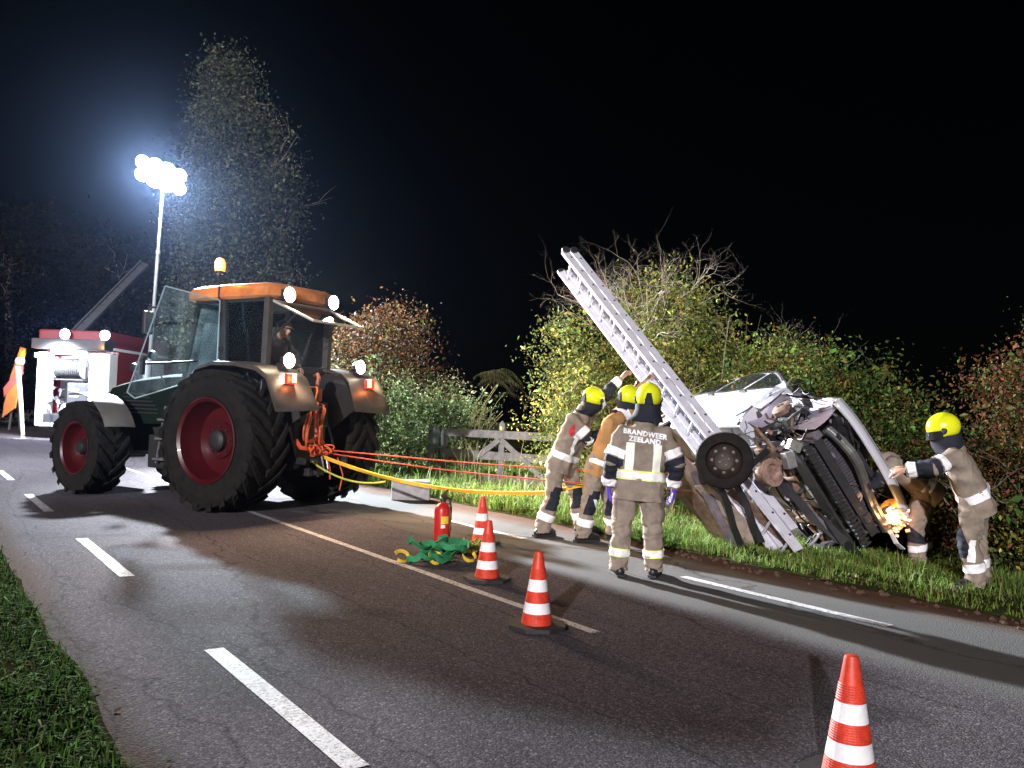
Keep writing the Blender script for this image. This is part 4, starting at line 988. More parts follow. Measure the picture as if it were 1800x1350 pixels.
mb = MB(); mb.tube([top + Vector((0, .62, .12)), top + Vector((0, -.62, -.12))], .045, 10); mb.tube([top + Vector((0, .55, .5)), top + Vector((0, -.55, .27))], .035, 10); mb.bar(top, top + Vector((0, 0, .5)), .06, .06); mb.build('head_frame', M_steel, ms, smooth=True)
for j in range(2):
    for i in range(4):
        y = .54 - .36 * i; c = top + Vector((-.14, y, .2 * y / .6 + .36 * j + .02))
        AX = Matrix.Translation(c) @ Matrix.Rotation(R(-22), 4, 'Y') @ Matrix.Rotation(R(-90), 4, 'Y'); rl_ = (.2, .25, .25, .2)[i]
        mb = MB(); mb.lathe([(0, -.1), (rl_ * .6, -.09), (rl_ * .98, .02), (rl_, .05)], AX, 20); hd_ = mb.build('floodlight', M_pump, ms, smooth=True)
        n_ = Matrix.Rotation(R(-22), 3, 'Y') @ Vector((-1, 0, 0))
        mb = MB(); mb.lathe([(rl_ * .97, .05), (rl_ * .7, .075), (0, .085)], AX, 20); mb.build('lens', G_mast, hd_, smooth=True)
MAST_W = 10000
spot('mast_light', ms, top + Vector((-.5, .25, .2)), (-1, .05, -.33), MAST_W, (.86, .93, 1.0), R(125), .22, 1.0)
spot('mast_light', ms, top + Vector((-.5, -.05, .1)), Matrix.Rotation(-FA, 3, 'Z') @ Vector((8.1 - 5.66, 13.2 - 26.0, -8.2)), 85000, (.86, .93, 1.0), R(58), .25, 1.0)
point('mast_light', ms, top + Vector((-.45, 0, -.1)), 3500, (.86, .93, 1.0), .3)
spot('mast_light', ms, top + Vector((-.5, -.3, .1)), (-.9, -.4, -.3), MAST_W * .5, (.86, .93, 1.0), R(125), .22, 1.0)

# white stand with foot plate and orange marker board, at the left edge
sp = thing('stand', 'thin white leaning pole on a small foot plate beside the orange board', 'stand', (3.34, 32.8, 0), FA)
mb = MB(); mb.tube([(0, 0, .02), (.1, .18, 1.1), (.2, .42, 2.45)], [.06, .07, .09], 12); mb.build('pole', M_white, sp, smooth=True)
mb = MB(); mb.box((0, 0, .02), (.35, .45, .03)); mb.tube([(0, 0, .03), (0, 0, .15)], .05, 8); mb.build('foot_plate', M_steel, sp, bevel=.008)
mb = MB(); mb.lathe([(0, -.14), (.12, -.12), (.16, 0), (.12, .12), (0, .14)], Matrix.Translation((.2, .36, 2.62)), 16); mb.build('head', M_white, sp, smooth=True)
ob = thing('marker_board', 'orange leaning marker board with a red diagonal band behind the white pole', 'board', (3.2, 34.0, .25), FA); ob.scale = (.85, .85, .85)
mb = MB(); mb.prism([(0, .55, .5), (0, .05, .9), (0, -.25, 3.35), (0, -.05, 3.4), (0, .3, 2.2), (0, .5, 1.0)], (.08, 0, 0)); mb.build('panel', mat('orange_panel', (.3, .085, .008), .6, var=.3, scale=2), ob)
mb = MB(); mb.prism([(-.02, .55, 1.7), (-.02, .5, 1.35), (-.02, -.22, 2.3), (-.02, -.2, 2.75)], (.015, 0, 0)); mb.build('band', mat('red_band', (.3, .05, .04), .6), ob)
mb = MB(); mb.bar((.1, .3, 0), (.1, .1, 2.4), .06, .06); mb.bar((.7, .2, 0), (.12, .1, 2.2), .06, .06); mb.build('support', M_tdark, ob)
mb = MB(); mb.box((-.17, 1.2, 2.9), (.06, .16, .16)); mb.build('rear_amber_lamp', G_orange, ft, bevel=.02)  # amber lamp added here to make the orange board glow
point('lamp_light', ft, (-.5, 1.5, 2.9), 40, (1, .35, .04), .1)
# ------------------------------------------------------------------ wrecked silver car lying on its side (local x forward, y left, z up)
M_silver = mat('silver_paint', (.6, .61, .69), .35, .25, var=.05, scale=3, coat=.3, bump=.04, bscale=6)
M_wing = mat('inner_wing_paint', (.36, .33, .41), .5, .2, var=.3, scale=5, bump=.3, bscale=14)
M_torn = mat('torn_metal', (.15, .135, .165), .55, .2, var=.35, scale=7, bump=.5, bscale=18)
M_rust = mat('rusty_brown', (.16, .085, .055), .8, .1, var=.4, scale=11, bump=.4, bscale=30, col2=(.24, .16, .11))
M_eng = mat('engine_cast', (.17, .155, .15), .6, .3, var=.35, scale=14, bump=.4, bscale=30)
M_trim = mat('black_trim', (.02, .02, .023), .5, var=.3, scale=15, bump=.15)
M_under = mat('underbody', (.05, .045, .045), .75, var=.4, scale=8, bump=.4, bscale=25)
M_cglass = mat('dark_glass', (.012, .014, .016), .08, var=.2)
camR = Vector((math.cos(YAW), -math.sin(YAW), 0)); camF = Vector((math.sin(YAW), math.cos(YAW), 0)); ZZ = Vector((0, 0, 1))
def cam_dir(r, u, t): return (camR * r + ZZ * u - camF * t)
fx = cam_dir(.12, .03, .992).normalized()
uz = cam_dir(.83, .545, -.12); uz = (uz - fx * uz.dot(fx)).normalized(); ly = uz.cross(fx)
CM = Matrix((fx, ly, uz)).transposed().to_4x4()
CS = 1.05
CM = CM @ Matrix.Scale(CS, 4)
CM = Matrix(((-.3948, .5107, .7637), (-.9179, -.2549, -.3041), (.0394, -.8211, .5694))).to_4x4() @ Matrix.Scale(CS, 4)
CM.translation = Vector((8.134, 6.183, .653))
car = thing('wrecked_car', 'wrecked silver hatchback tipped on its side in the verge, its torn front facing the road', 'car'); car.matrix_world = CM
def nz3(p, s, a, k=0): return Vector((noise.noise(Vector(p) * s + Vector((k, 0, 0))), noise.noise(Vector(p) * s + Vector((0, k + 9, 0))), noise.noise(Vector(p) * s + Vector((0, 0, k + 17))))) * a

KX = [-3.32, -3.2, -2.95, -2.55, -1.9, -1.2, -.75, -.35]
KB = [.9, .95, .97, .965, .95, .935, .925, .92]
KR = [.95, 1.12, 1.32, 1.44, 1.48, 1.43, 1.2, .985]
KW = [.76, .77, .78, .79, .8, .8, .8, .79]
KH = [.72, .8, .85, .865, .87, .87, .865, .85]
def ip(x, K): return float(np.interp(x, KX, K))
def side_y(x, z):
    b, r_, w, h = ip(x, KB), ip(x, KR), ip(x, KW), ip(x, KH)
    return float(np.interp(z, [.2, .32, .55, .8, b, r_], [h - .1, h - .03, h, h - .005, h - .035, w]))
def ring(x):
    b, r_ = ip(x, KB), ip(x, KR); zs = [.22, .32, .45, .6, .75, b - .02, b + (r_ - b) * .5, r_ - .02]
    left = [(x, side_y(x, z), z) for z in zs] + [(x, ip(x, KW) * .8, r_ + .02), (x, ip(x, KW) * .35, r_ + .035)]
    right = [(p[0], -p[1], p[2]) for p in reversed(left)]
    return [tuple(Vector(p) + nz3(p, 2.2, .018)) for p in left + right]
mb = MB(); mb.loft([ring(x) for x in np.linspace(-3.32, -.35, 26)]); mb.build('body', M_silver, car, smooth=True)
def side_panel(name, m, x0, x1, z0f, z1f, side, off, n=10, k=6, parent=None):
    v = []; 
    for i in range(n + 1):
        x = x0 + (x1 - x0) * i / n
        for j in range(k + 1):
            z = z0f(x) + (z1f(x) - z0f(x)) * j / k; p = Vector((x, side * side_y(x, z), z)); p += nz3(p, 2.2, .018)
            v.append(tuple(p + Vector((0, side * off, off * .4 * (z > .9)))))
    f = [(i * (k + 1) + j, i * (k + 1) + j + 1, (i + 1) * (k + 1) + j + 1, (i + 1) * (k + 1) + j) for i in range(n) for j in range(k)]
    return MB().add(v, f).build(name, m, parent or car, smooth=True)
for s in (-1, 1):
    d1 = side_panel('door', M_silver, -1.32, -.42, lambda x: .3, lambda x: ip(x, KB) - .03, s, .008)
    side_panel('door', M_silver, -2.2, -1.36, lambda x: .3 + max(0, (-1.95 - x)) * 1.1, lambda x: ip(x, KB) - .03, s, .008)
    side_panel('window', M_cglass, -1.3, -.62, lambda x: ip(x, KB) + .01, lambda x: ip(x, KR) - .075, s, .012)
    side_panel('window', M_cglass, -2.12, -1.4, lambda x: ip(x, KB) + .01, lambda x: ip(x, KR) - .075, s, .012)
    side_panel('window', M_cglass, -2.75, -2.22, lambda x: ip(x, KB) + .02, lambda x: ip(x, KR) - .1, s, .012)
    side_panel('window_trim', M_trim, -2.8, -.5, lambda x: ip(x, KB) - .012, lambda x: ip(x, KB) + .012, s, .016, 14, 1)
    side_panel('roof_rail', M_trim, -2.8, -.62, lambda x: ip(x, KR) - .05, lambda x: ip(x, KR) - .018, s, .014, 14, 1)
    side_panel('sill', M_trim, -2.2, -.4, lambda x: .22, lambda x: .3, s, .012, 8, 1)
    for x in (-.72, -1.6):
        mb = MB(); mb.box((x - .35, s * (side_y(x, .8) + .03), .82), (.16, .025, .03)); mb.build('handle', M_trim, car, bevel=.006)
    mb = MB(); mb.lathe([(0, 0), (.022, 0), (.022, .006), (0, .008)], Matrix.Translation((-.3, s * (side_y(-.45, .75) + .012), .73)) @ Matrix.Rotation(R(-90 * s), 4, 'X'), 12); mb.build('side_indicator', M_trim, car)
# windscreen, shattered
mb = MB(); v = []
for i in range(7):
    for j in range(9):
        x = -.38 - .8 * i / 6; y = -.58 + 1.16 * j / 8; z = ip(x, KR) + .045; v.append(tuple(Vector((x, y, z)) + nz3((x, y, z), 3, .03)))
mb.add(v, [(i * 9 + j, i * 9 + j + 1, (i + 1) * 9 + j + 1, (i + 1) * 9 + j) for i in range(6) for j in range(8)]); mb.build('windscreen', M_cglass, car, smooth=True)
# floor, exhaust, subframe
mb = MB(); v = []
for i in range(15):
    for j in range(9):
        x = -3.2 + 2.9 * i / 14; y = -.76 + 1.52 * j / 8; z = .19 + .035 * math.sin(j * 2.4) + .02 * noise.noise(Vector((x * 3, y * 3, 0))); v.append((x, y, z))
mb.add(v, [(i * 9 + j, i * 9 + j + 1, (i + 1) * 9 + j + 1, (i + 1) * 9 + j) for i in range(14) for j in range(8)]); mb.build('floor_pan', M_under, car, smooth=True)
mb = MB(); mb.tube([(.3, -.1, .2), (-.2, -.12, .13), (-1.0, -.05, .13), (-1.8, -.1, .12), (-2.2, -.3, .14)], .035, 10); mb.tube([(-.9, -.06, .12), (-1.5, -.08, .12)], .09, 12); mb.build('exhaust_pipe', M_rust, car, smooth=True)
for s in (-1, 1):
    mb = MB(); mb.bar((-.5, s * .45, .2), (.3, s * .46, .3), .09, .08); mb.bar((.3, s * .46, .3), (.74, s * .5, .42), .08, .1); mb.build('chassis_rail', M_torn if s < 0 else M_under, car, bevel=.012)
    mb = MB(); mb.bar((-.25, s * .35, .2), (.05, s * .72, .2), .07, .035); mb.bar((.2, s * .35, .2), (.03, s * .72, .2), .06, .035); mb.build('lower_arm', M_rust, car, bevel=.01)
    mb = MB(); mb.tube([(.0, s * .66, .25), (-.04, s * .56, .85)], [.03, .04], 10); mb.tube([(-.02, s * .62, .5), (-.04, s * .56, .85)], [.065, .065], 12); mb.build('strut', M_trim, car, smooth=True)
mb = MB(); mb.bar((.1, -.5, .19), (.1, .5, .19), .14, .06); mb.bar((-.2, -.45, .17), (.42, -.4, .2), .07, .05); mb.bar((-.2, .45, .17), (.42, .4, .2), .07, .05); mb.build('subframe', M_rust, car, bevel=.012)
# firewall, crumpled inner wings
def sheet(name, m, fn, nu, nv, amp, fr, k, parent=None, th=.006):
    v = []
    for i in range(nu + 1):
        for j in range(nv + 1):
            p = Vector(fn(i / nu, j / nv)); q = nz3(p, fr, amp, k) + nz3(p, fr * 2.7, amp * .4, k + 3); v.append(p + q)
    f = [(i * (nv + 1) + j, i * (nv + 1) + j + 1, (i + 1) * (nv + 1) + j + 1, (i + 1) * (nv + 1) + j) for i in range(nu) for j in range(nv)]
    o = MB().add(v, f).build(name, m, parent or car, smooth=False); md = o.modifiers.new('th', 'SOLIDIFY'); md.thickness = th; return o
sheet('firewall', M_under, lambda a, b: (-.36, -.8 + 1.6 * a, .22 + .7 * b), 14, 8, .05, 3, 1)
def wing(a, b):
    x = -.4 + 1.12 * a; arch = math.exp(-((a - .38) / .3) ** 2) * math.exp(-((b - .35) / .45) ** 2)
    return (x, -.78 + .2 * a + .2 * arch, .3 + .6 * b - .1 * a * b + .12 * a * (1 - b))
sheet('inner_wing', M_wing, wing, 22, 12, .035, 3.0, 2)
mb = MB(); mb.lathe([(.12, -.02), (.125, .03), (.09, .06), (.05, .065), (.04, .02), (0, .02)], Matrix.Translation((-.02, -.7, .62)) @ Matrix.Rotation(R(90), 4, 'X'), 22); mb.build('strut_tower', M_rust, car, smooth=True)
sheet('door_edge', M_trim, lambda a, b: (-.42 + .05 * b, -.86 + .16 * a ** 2, .28 + 1.0 * a), 12, 2, .012, 4, 41)
sheet('pillar', M_silver, lambda a, b: (-.4 - .55 * a + .08 * b, -.78 + .07 * a - .02 * b, .9 + .48 * a), 10, 2, .02, 4, 42)
sheet('pillar', M_trim, lambda a, b: (-.3 - .58 * a + .1 * b, -.7 + .02 * a, .93 + .47 * a), 10, 2, .03, 4, 43)
sheet('inner_wing', M_torn, lambda a, b: (-.4 + 1.1 * a, .62, .42 + .45 * b - .1 * a), 14, 8, .06, 3.2, 5)
sheet('torn_wing', M_silver, lambda a, b: (-.42 + .2 * a * (1 - .5 * b), -.86 + .05 * a, .5 + .4 * b), 8, 7, .025, 4, 6)
sheet('torn_wing', M_silver, lambda a, b: (-.42 + 1.1 * a, .86 - .08 * a, .5 + .36 * b), 12, 7, .05, 3, 7)
sheet('slam_panel', M_torn, lambda a, b: (.5 + .1 * b, -.62 + 1.2 * a, .74 + .06 * b - .05 * a), 14, 3, .05, 4, 8)
sheet('plastic_liner', M_trim, lambda a, b: (-.1 + .5 * a, -.6 - .12 * b, .28 + .36 * b + .1 * a), 10, 8, .07, 4, 9)
sheet('plastic_liner', M_trim, lambda a, b: (.35 + .45 * a, -.2 - .4 * b, .66 + .14 * b), 10, 8, .09, 4, 10)
# bonnet, buckled; seen from its front edge
v = []
def hood(a, b):
    y = -.68 + 1.45 * a; x = -.38 + 1.2 * b - .12 * abs(y) ** 2; z = .955 - .09 * b ** 2 - .05 * (abs(y) / .75) ** 3
    return (x, y, z)
hd = sheet('bonnet', M_silver, hood, 22, 12, .012, 2.0, 15, th=.035)
lip = sheet('bonnet_lip', M_silver, lambda a, b: tuple(Vector(hood(a, 1.0)) + Vector((.012 + .03 * math.sin(b * 2.6), 0, -.015 - .11 * b))), 22, 5, .012, 2.0, 15, th=.012)
for p_ in lip.data.polygons: p_.use_smooth = True
for p_ in hd.data.polygons: p_.use_smooth = True
mb = MB(); mb.tube([Vector(hood(a, 1.0)) + nz3(hood(a, 1), 2.0, .012, 15) + Vector((-.01, 0, -.03)) for a in np.linspace(0, 1, 23)], .022, 8); mb.build('bonnet_edge', M_silver, car, smooth=True)
# radiator pack, fan, bumper beam, lower grille with ribs
mb = MB(); mb.box((.6, .12, .5), (.05, 1.0, .42)); rd_ = mb.build('radiator', mat('radiator_fin', (.075, .07, .085), .55, .3, var=.3, scale=30, bump=.4, bscale=90), car, bevel=.008)
mb = MB()
for k in range(30): mb.box((.628, -.36 + .033 * k, .5), (.008, .006, .4))
mb.build('radiator_fins', M_trim, rd_)
mb = MB(); mb.box((.64, .12, .735), (.08, 1.04, .05)); mb.box((.64, .12, .275), (.08, 1.04, .05)); mb.build('radiator_frame', M_trim, car, bevel=.01)
mb = MB(); prev = None
ring_ = []
for t in np.linspace(0, 1, 9):
    y = -.5 + 1.22 * t; x = .8 - .1 * (2 * t - 1) ** 2 + .05 * math.sin(t * 7); z = .545 + .03 * math.sin(t * 5)
    ring_.append([(x, y, z - .045), (x + .045, y, z - .04), (x + .045, y, z - .01), (x + .03, y, z), (x + .045, y, z + .01), (x + .045, y, z + .04), (x, y, z + .045)])
mb.loft(ring_); mb.build('bumper_beam', mat('beam_metal', (.5, .5, .53), .3, .9, var=.2, scale=6, bump=.15), car)
for y in (-.4, -.1, .2, .5): MB().box((.852, y, .545), (.01, .07, .03)).build('beam_slot', M_trim, car)
mb = MB(); mb.box((.72, .1, .24), (.05, 1.25, .07)); mb.box((.66, .1, .12), (.18, 1.2, .03))
for k in range(26): mb.box((.755, -.5 + .048 * k, .24), (.03, .022, .1))
mb.build('lower_grille', M_trim, car, bevel=.004)
mb = MB(); mb.box((.7, .12, .4), (.025, 1.15, .1)); mb.build('air_duct', M_trim, car, bevel=.006)
# engine and gearbox
mb = MB(); mb.box((.22, .1, .52), (.5, .55, .46), Matrix.Rotation(R(8), 3, 'Y')); mb.box((.2, .1, .78), (.4, .5, .1)); mb.lathe([(0, -.02), (.1, -.02), (.1, .05), (0, .06)], Matrix.Translation((.42, .25, .4)) @ Matrix.Rotation(R(90), 4, 'Y'), 18); mb.build('engine_block', M_eng, car, bevel=.025)
mb = MB(); mb.lathe([(.06, 0), (.09, .05), (.1, .12), (.14, .16), (.145, .2), (.09, .205), (.08, .17), (.0, .16)], Matrix.Translation(CM.inverted() @ Vector((7.50, 5.75, .95))) @ Matrix.Rotation(R(70), 4, 'Y') @ Matrix.Translation((0, 0, -.18)), 20); mb.build('gearbox', mat('gearbox_cast', (.27, .175, .145), .6, .1, var=.45, scale=14, bump=.6, bscale=30), car, smooth=True)
mb = MB(); mb.box((.3, -.38, .7), (.2, .26, .18), Matrix.Rotation(R(25), 3, 'X')); mb.build('battery', M_trim, car, bevel=.01)
mb = MB(); mb.box(CM.inverted() @ Vector((7.42, 5.42, 1.25)), (.07, .13, .1), Matrix.Rotation(R(35), 3, 'X')); mb.box(CM.inverted() @ Vector((7.42, 5.42, 1.25)) + Vector((-.05, .1, -.1)), (.1, .16, .1), Matrix.Rotation(R(-20), 3, 'X')); mb.build('control_box', M_steel, car, bevel=.006)
rc = random.Random(23)
for k in range(64):                                   # pipes and loom
    p = Vector((rc.uniform(-.2, .7), rc.uniform(-.75, .55), rc.uniform(.15, .8))); pts = [p]; d = Vector((rc.gauss(0, 1), rc.gauss(0, 1), rc.gauss(0, 1))).normalized()
    for i in range(7):
        d = (d + Vector((rc.gauss(0, .5), rc.gauss(0, .5), rc.gauss(0, .5)))).normalized(); pts.append(pts[-1] + d * rc.uniform(.04, .09))
    mb = MB(); mb.tube(pts, rc.choice([.004, .005, .006, .009, .013, .02]), 6); mb.build('pipe', rc.choice([M_trim, M_trim, M_trim, M_steel, M_rust, M_eng, M_wing]), car, smooth=True)
for k in range(62):                                   # bent scraps and brackets
    c = Vector((rc.uniform(-.1, .78), rc.uniform(-.8, .7), rc.uniform(.12, .78))); s = rc.uniform(.015, .065)
    a = Vector((rc.gauss(0, 1), rc.gauss(0, 1), rc.gauss(0, 1))).normalized(); b_ = a.orthogonal().normalized()
    sheet('torn_bracket', rc.choice([M_torn, M_trim, M_trim, M_trim, M_trim, M_rust, M_eng, M_under, M_steel]), lambda u, w: c + a * (u - .5) * s * 2 + b_ * (w - .5) * s * 1.2, 4, 3, s * .4, 9, k)
# hanging bumper scraps at the ground
for pts in ([(.62, .2, .02), (.85, .5, .0), (.7, .9, .15)], [(.3, -.2, .02), (.6, .15, -.05), (.75, .5, .02)]):
    mb = MB(); ribbon(mb, pts, .09, .012, [.4, .9, 1.3]); mb.build('bumper_scrap', M_trim, car)
# wheels
def car_wheel(M, mrim=None):
    w = part_empty('wheel', car); w.matrix_local = M
    r0_, h = .298, .1
    MB().lathe([(.19, -h), (.25, -h * 1.1), (r0_ * .96, -h * .9), (r0_, -h * .55), (r0_, h * .55), (r0_ * .96, h * .9), (.25, h * 1.1), (.19, h), (.185, h * .6)], None, 40).build('tyre', M_tyre, w, smooth=True)
    mb = MB(); mb.lathe([(.19, h * .98), (.186, h * .5), (.17, h * .1), (.14, h * .35), (.1, h * .55), (.06, h * .4), (.0, h * .45)], None, 40); mb.lathe([(.19, -h), (.17, -h * .4), (.0, -h * .3)], None, 30); mb.build('rim', mrim or mat('steel_rim', (.035, .026, .024), .6, .3, var=.4, scale=12), w, smooth=True)
    for k in range(8):
        a = k * math.pi / 4; MB().lathe([(0, 0), (.018, 0), (.018, .004), (0, .005)], Matrix.Translation((.125 * math.cos(a), .125 * math.sin(a), h * .44)), 8).build('rim_hole', M_trim, w)
    for k in range(4):
        mb = MB(); a = k * math.pi / 2 + .4; mb.lathe([(.012, 0), (.012, .02), (0, .022)], Matrix.Translation((.05 * math.cos(a), .05 * math.sin(a), h * .4)), 6); mb.build('wheel_nut', M_rust, w)
    return w
mrim_ = mat('steel_rim', (.028, .017, .014), .6, .3, var=.45, scale=12, bump=.2)
for x, y in ((-2.6, -.74), (-2.6, .74), (.02, .8)):
    car_wheel(Matrix.Translation((x, y, .29)) @ Matrix.Rotation(R(90 if y < 0 else -90), 4, 'X'), mrim_)
# the torn-off front wheel hangs towards the road on its bent strut
WP = Vector((7.03, 5.99, 1.065)); CI = CM.inverted()
toward = cam_dir(-.28, .06, 1).normalized(); up_ = (ZZ - toward * ZZ.dot(toward)).normalized(); sd3 = up_.cross(toward)
MW = Matrix((sd3, up_, toward)).transposed().to_4x4(); MW.translation = WP
car_wheel(CI @ MW, mrim_)
wl_loc = CI @ WP
mb = MB(); mb.tube([wl_loc + Vector((-.08, .03, 0)), wl_loc + Vector((-.12, .25, .08)), (-.02, -.45, .3)], [.05, .04, .035], 10); mb.build('drive_shaft', M_trim, car, smooth=True)
sheet('cowl', M_trim, lambda a, b: (-.25 + .6 * a, -.8 + .16 * b, .86 + .1 * b - .06 * a), 10, 5, .05, 5, 51)
for w0, w1, wd, m in (((7.2, 6.95, 1.0), (8.05, 6.55, .0), .55, mat('dented_floor', (.27, .2, .175), .7, .1, var=.35, scale=4, bump=.4, bscale=10)), ((7.55, 7.0, .9), (8.35, 6.3, .0), .45, M_under), ((7.25, 6.6, .9), (7.7, 6.35, .02), .12, M_torn), ((7.0, 6.05, .85), (7.6, 6.2, .1), .07, M_trim), ((7.35, 6.1, .8), (7.62, 5.95, .18), .075, M_trim), ((7.05, 6.5, .7), (7.75, 6.5, .05), .16, M_rust), ((7.3, 6.55, .75), (7.95, 6.3, .1), .2, mat('dented_sill', (.45, .36, .32), .6, .2, var=.3, scale=6, bump=.3)), ((7.6, 6.4, .7), (8.1, 5.9, .1), .12, M_rust)):
    mb = MB(); a, b_ = CI @ Vector(w0), CI @ Vector(w1); ribbon(mb, [a, a.lerp(b_, .33) + nz3(a, 5, .05), a.lerp(b_, .66) + nz3(b_, 5, .05), b_], wd, .02, [.3, .5, .4, .7]); mb.build('bent_bar', m, car)
# lit headlamp and amber indicator at the low corner
hl = MB(); hl.box((.62, .64, .66), (.2, .26, .17), Matrix.Rotation(R(-20), 3, 'Z')); hlo = hl.build('headlamp', M_trim, car, bevel=.02)
MB().lathe([(.0, .03), (.06, .02), (.085, 0)], Matrix.Translation((.76, .62, .64)) @ Matrix.Rotation(R(90), 4, 'Y'), 16).build('lens', glow('car_lamp', (1.0, .5, .12), 8), hlo, smooth=True)
MB().lathe([(.09, -.03), (.13, 0), (.165, .05), (.17, .055), (.16, .04), (.1, -.04)], Matrix.Translation((.72, .62, .64)) @ Matrix.Rotation(R(90), 4, 'Y'), 20).build('reflector', mat('lamp_reflector', (.75, .42, .12), .25, .6, var=.2), hlo, smooth=True)
rr_ = random.Random(6); G_shard = glow('amber_shard', (1.0, .24, .02), 1.8)  # glowing shards added to widen the lamp's amber glow
for k in range(30):
    c = Vector((.8 + rr_.uniform(-.06, .06), .68 + rr_.gauss(0, .07), .62 + rr_.gauss(0, .06))); s = rr_.uniform(.015, .04)
    a = Vector((rr_.gauss(0, 1), rr_.gauss(0, 1), rr_.gauss(0, 1))).normalized() * s; b_ = a.orthogonal().normalized() * s * .7; MB().prism([c - a, c + b_, c + a, c - b_], a.cross(b_).normalized() * .004).build('glow_shard', G_shard, hlo)
point('lamp_light', car, (.98, .58, .6), 1.5, (1, .5, .15), .05)
mb = MB(); ribbon(mb, [(.78, .72, .52), (.8, .86, .5), (.74, .98, .56)], .05, .01, [.2, .3, .5]); mb.build('white_scrap', M_white, car)
# ------------------------------------------------------------------ people
M_coat = mat('turnout_cloth', (.25, .205, .165), .85, var=.28, scale=7, bump=.35, bscale=200, spec=.2)
M_coat2 = mat('turnout_cloth_tan', (.4, .215, .085), .85, var=.2, scale=5, bump=.35, bscale=200, spec=.2)
M_navy = mat('navy_patch', (.016, .018, .028), .8, var=.25, scale=9, bump=.2, bscale=150, spec=.25)
M_skin = mat('skin', (.42, .24, .17), .5, var=.08, scale=12)
M_boot = mat('boot_leather', (.016, .015, .015), .4, var=.3, scale=20, bump=.15)
M_helm = mat('helmet_yellow', (.72, .78, .015), .28, var=.05, scale=6, coat=.5)
M_visor = mat('visor_dark', (.02, .02, .025), .12, var=.1, coat=.4)
M_nitr = mat('nitrile_violet', (.1, .05, .5), .35, var=.1, scale=30)
M_sweat = mat('dark_sweater', (.028, .024, .028), .9, var=.25, scale=10, bump=.3, bscale=90)
M_jean = mat('dark_trousers', (.03, .032, .04), .9, var=.2)
M_hair = mat('dark_hair', (.02, .015, .012), .6, var=.3, scale=60)
M_refy = mat('reflective_yellow', (.78, .9, .2), .45, var=.06, scale=20)

ICO = bmesh.new(); bmesh.ops.create_icosphere(ICO, subdivisions=2, radius=1.0); ICO_V = [v.co.copy() for v in ICO.verts]; ICO.free()
def hull(bm, balls, sc=None):
    vs = []
    for c, r_ in balls:
        rr = r_ if isinstance(r_, (tuple, list)) else (r_, r_, r_)
        for q in ICO_V: vs.append(bm.verts.new(Vector(c) + Vector((q.x * rr[0], q.y * rr[1], q.z * rr[2]))))
    res = bmesh.ops.convex_hull(bm, input=vs, use_existing_faces=False)
    bad = [v for v in vs if v.is_valid and not v.link_faces]
    bmesh.ops.delete(bm, geom=bad, context='VERTS')

def remesh(bm, voxel, smooth_it=3):
    me = bpy.data.meshes.new('tmp'); bm.to_mesh(me); bm.free()
    o = bpy.data.objects.new('tmp', me); COL.objects.link(o)
    m = o.modifiers.new('r', 'REMESH'); m.mode = 'VOXEL'; m.voxel_size = voxel
    if smooth_it:
        s = o.modifiers.new('s', 'SMOOTH'); s.factor = .5; s.iterations = smooth_it
    dg = bpy.context.evaluated_depsgraph_get(); dg.update()
    out = bpy.data.meshes.new_from_object(o.evaluated_get(dg))
    bpy.data.objects.remove(o); bpy.data.meshes.remove(me); return out

def folds(me, amp, fr, k, joints=()):
    n = len(me.vertices); co = np.empty(n * 3, np.float32); no = np.empty(n * 3, np.float32)
    me.vertices.foreach_get('co', co); me.vertices.foreach_get('normal', no); co = co.reshape(-1, 3); no = no.reshape(-1, 3)
    d = np.empty(n)
    for i in range(n):
        x, y, z = co[i]; w = noise.noise(Vector((x * 3 + k, y * 3, z * 2)))
        a = noise.noise(Vector((x * fr + w * 2, y * fr + k, z * fr * 1.5 + w * 2)))
        b_ = 1 - abs(noise.noise(Vector((x * fr * .9 + z * 5 + k, y * fr * .9, z * fr * .7 - x * 4 + w))))
        d[i] = amp * (a * .7 + (b_ - .75) * 1.1)
        for q in joints:
            r2 = (x - q.x) ** 2 + (y - q.y) ** 2 + (z - q.z) ** 2
            if r2 < .05: d[i] += .011 * math.exp(-r2 / .014) * math.sin(95 * (z - q.z) + 30 * (x - q.x) * w + 6 * a + 4 * w)
    co += no * d[:, None]; me.vertices.foreach_set('co', co.astype(np.float32).ravel()); me.update()

def cut(me, planes):
    """keep what lies behind every plane (co, no)"""
    bm = bmesh.new(); bm.from_mesh(me)
    for co, no in planes:
        bmesh.ops.bisect_plane(bm, geom=bm.verts[:] + bm.edges[:] + bm.faces[:], plane_co=Vector(co), plane_no=Vector(no), clear_outer=True)
    return bm

def piece(name, m, src, planes, keep, off, parent):
    bm = cut(src.data, planes)
    bad = [f for f in bm.faces if not keep(f.calc_center_median(), f.normal)]
    bmesh.ops.delete(bm, geom=bad, context='FACES')
    loose = [v for v in bm.verts if not v.link_faces]; bmesh.ops.delete(bm, geom=loose, context='VERTS')
    if not bm.faces: bm.free(); return None
    bm.normal_update()
    for v in bm.verts: v.co += v.normal * off
    me = bpy.data.meshes.new(name); bm.to_mesh(me); bm.free()
    for p in me.polygons: p.use_smooth = True
    me.materials.clear()
    return link(name, me, m, parent)

def dseg(p, a, b):
    ab = b - a; t = max(0, min(1, (p - a).dot(ab) / ab.length_squared)); return (p - (a + ab * t)).length

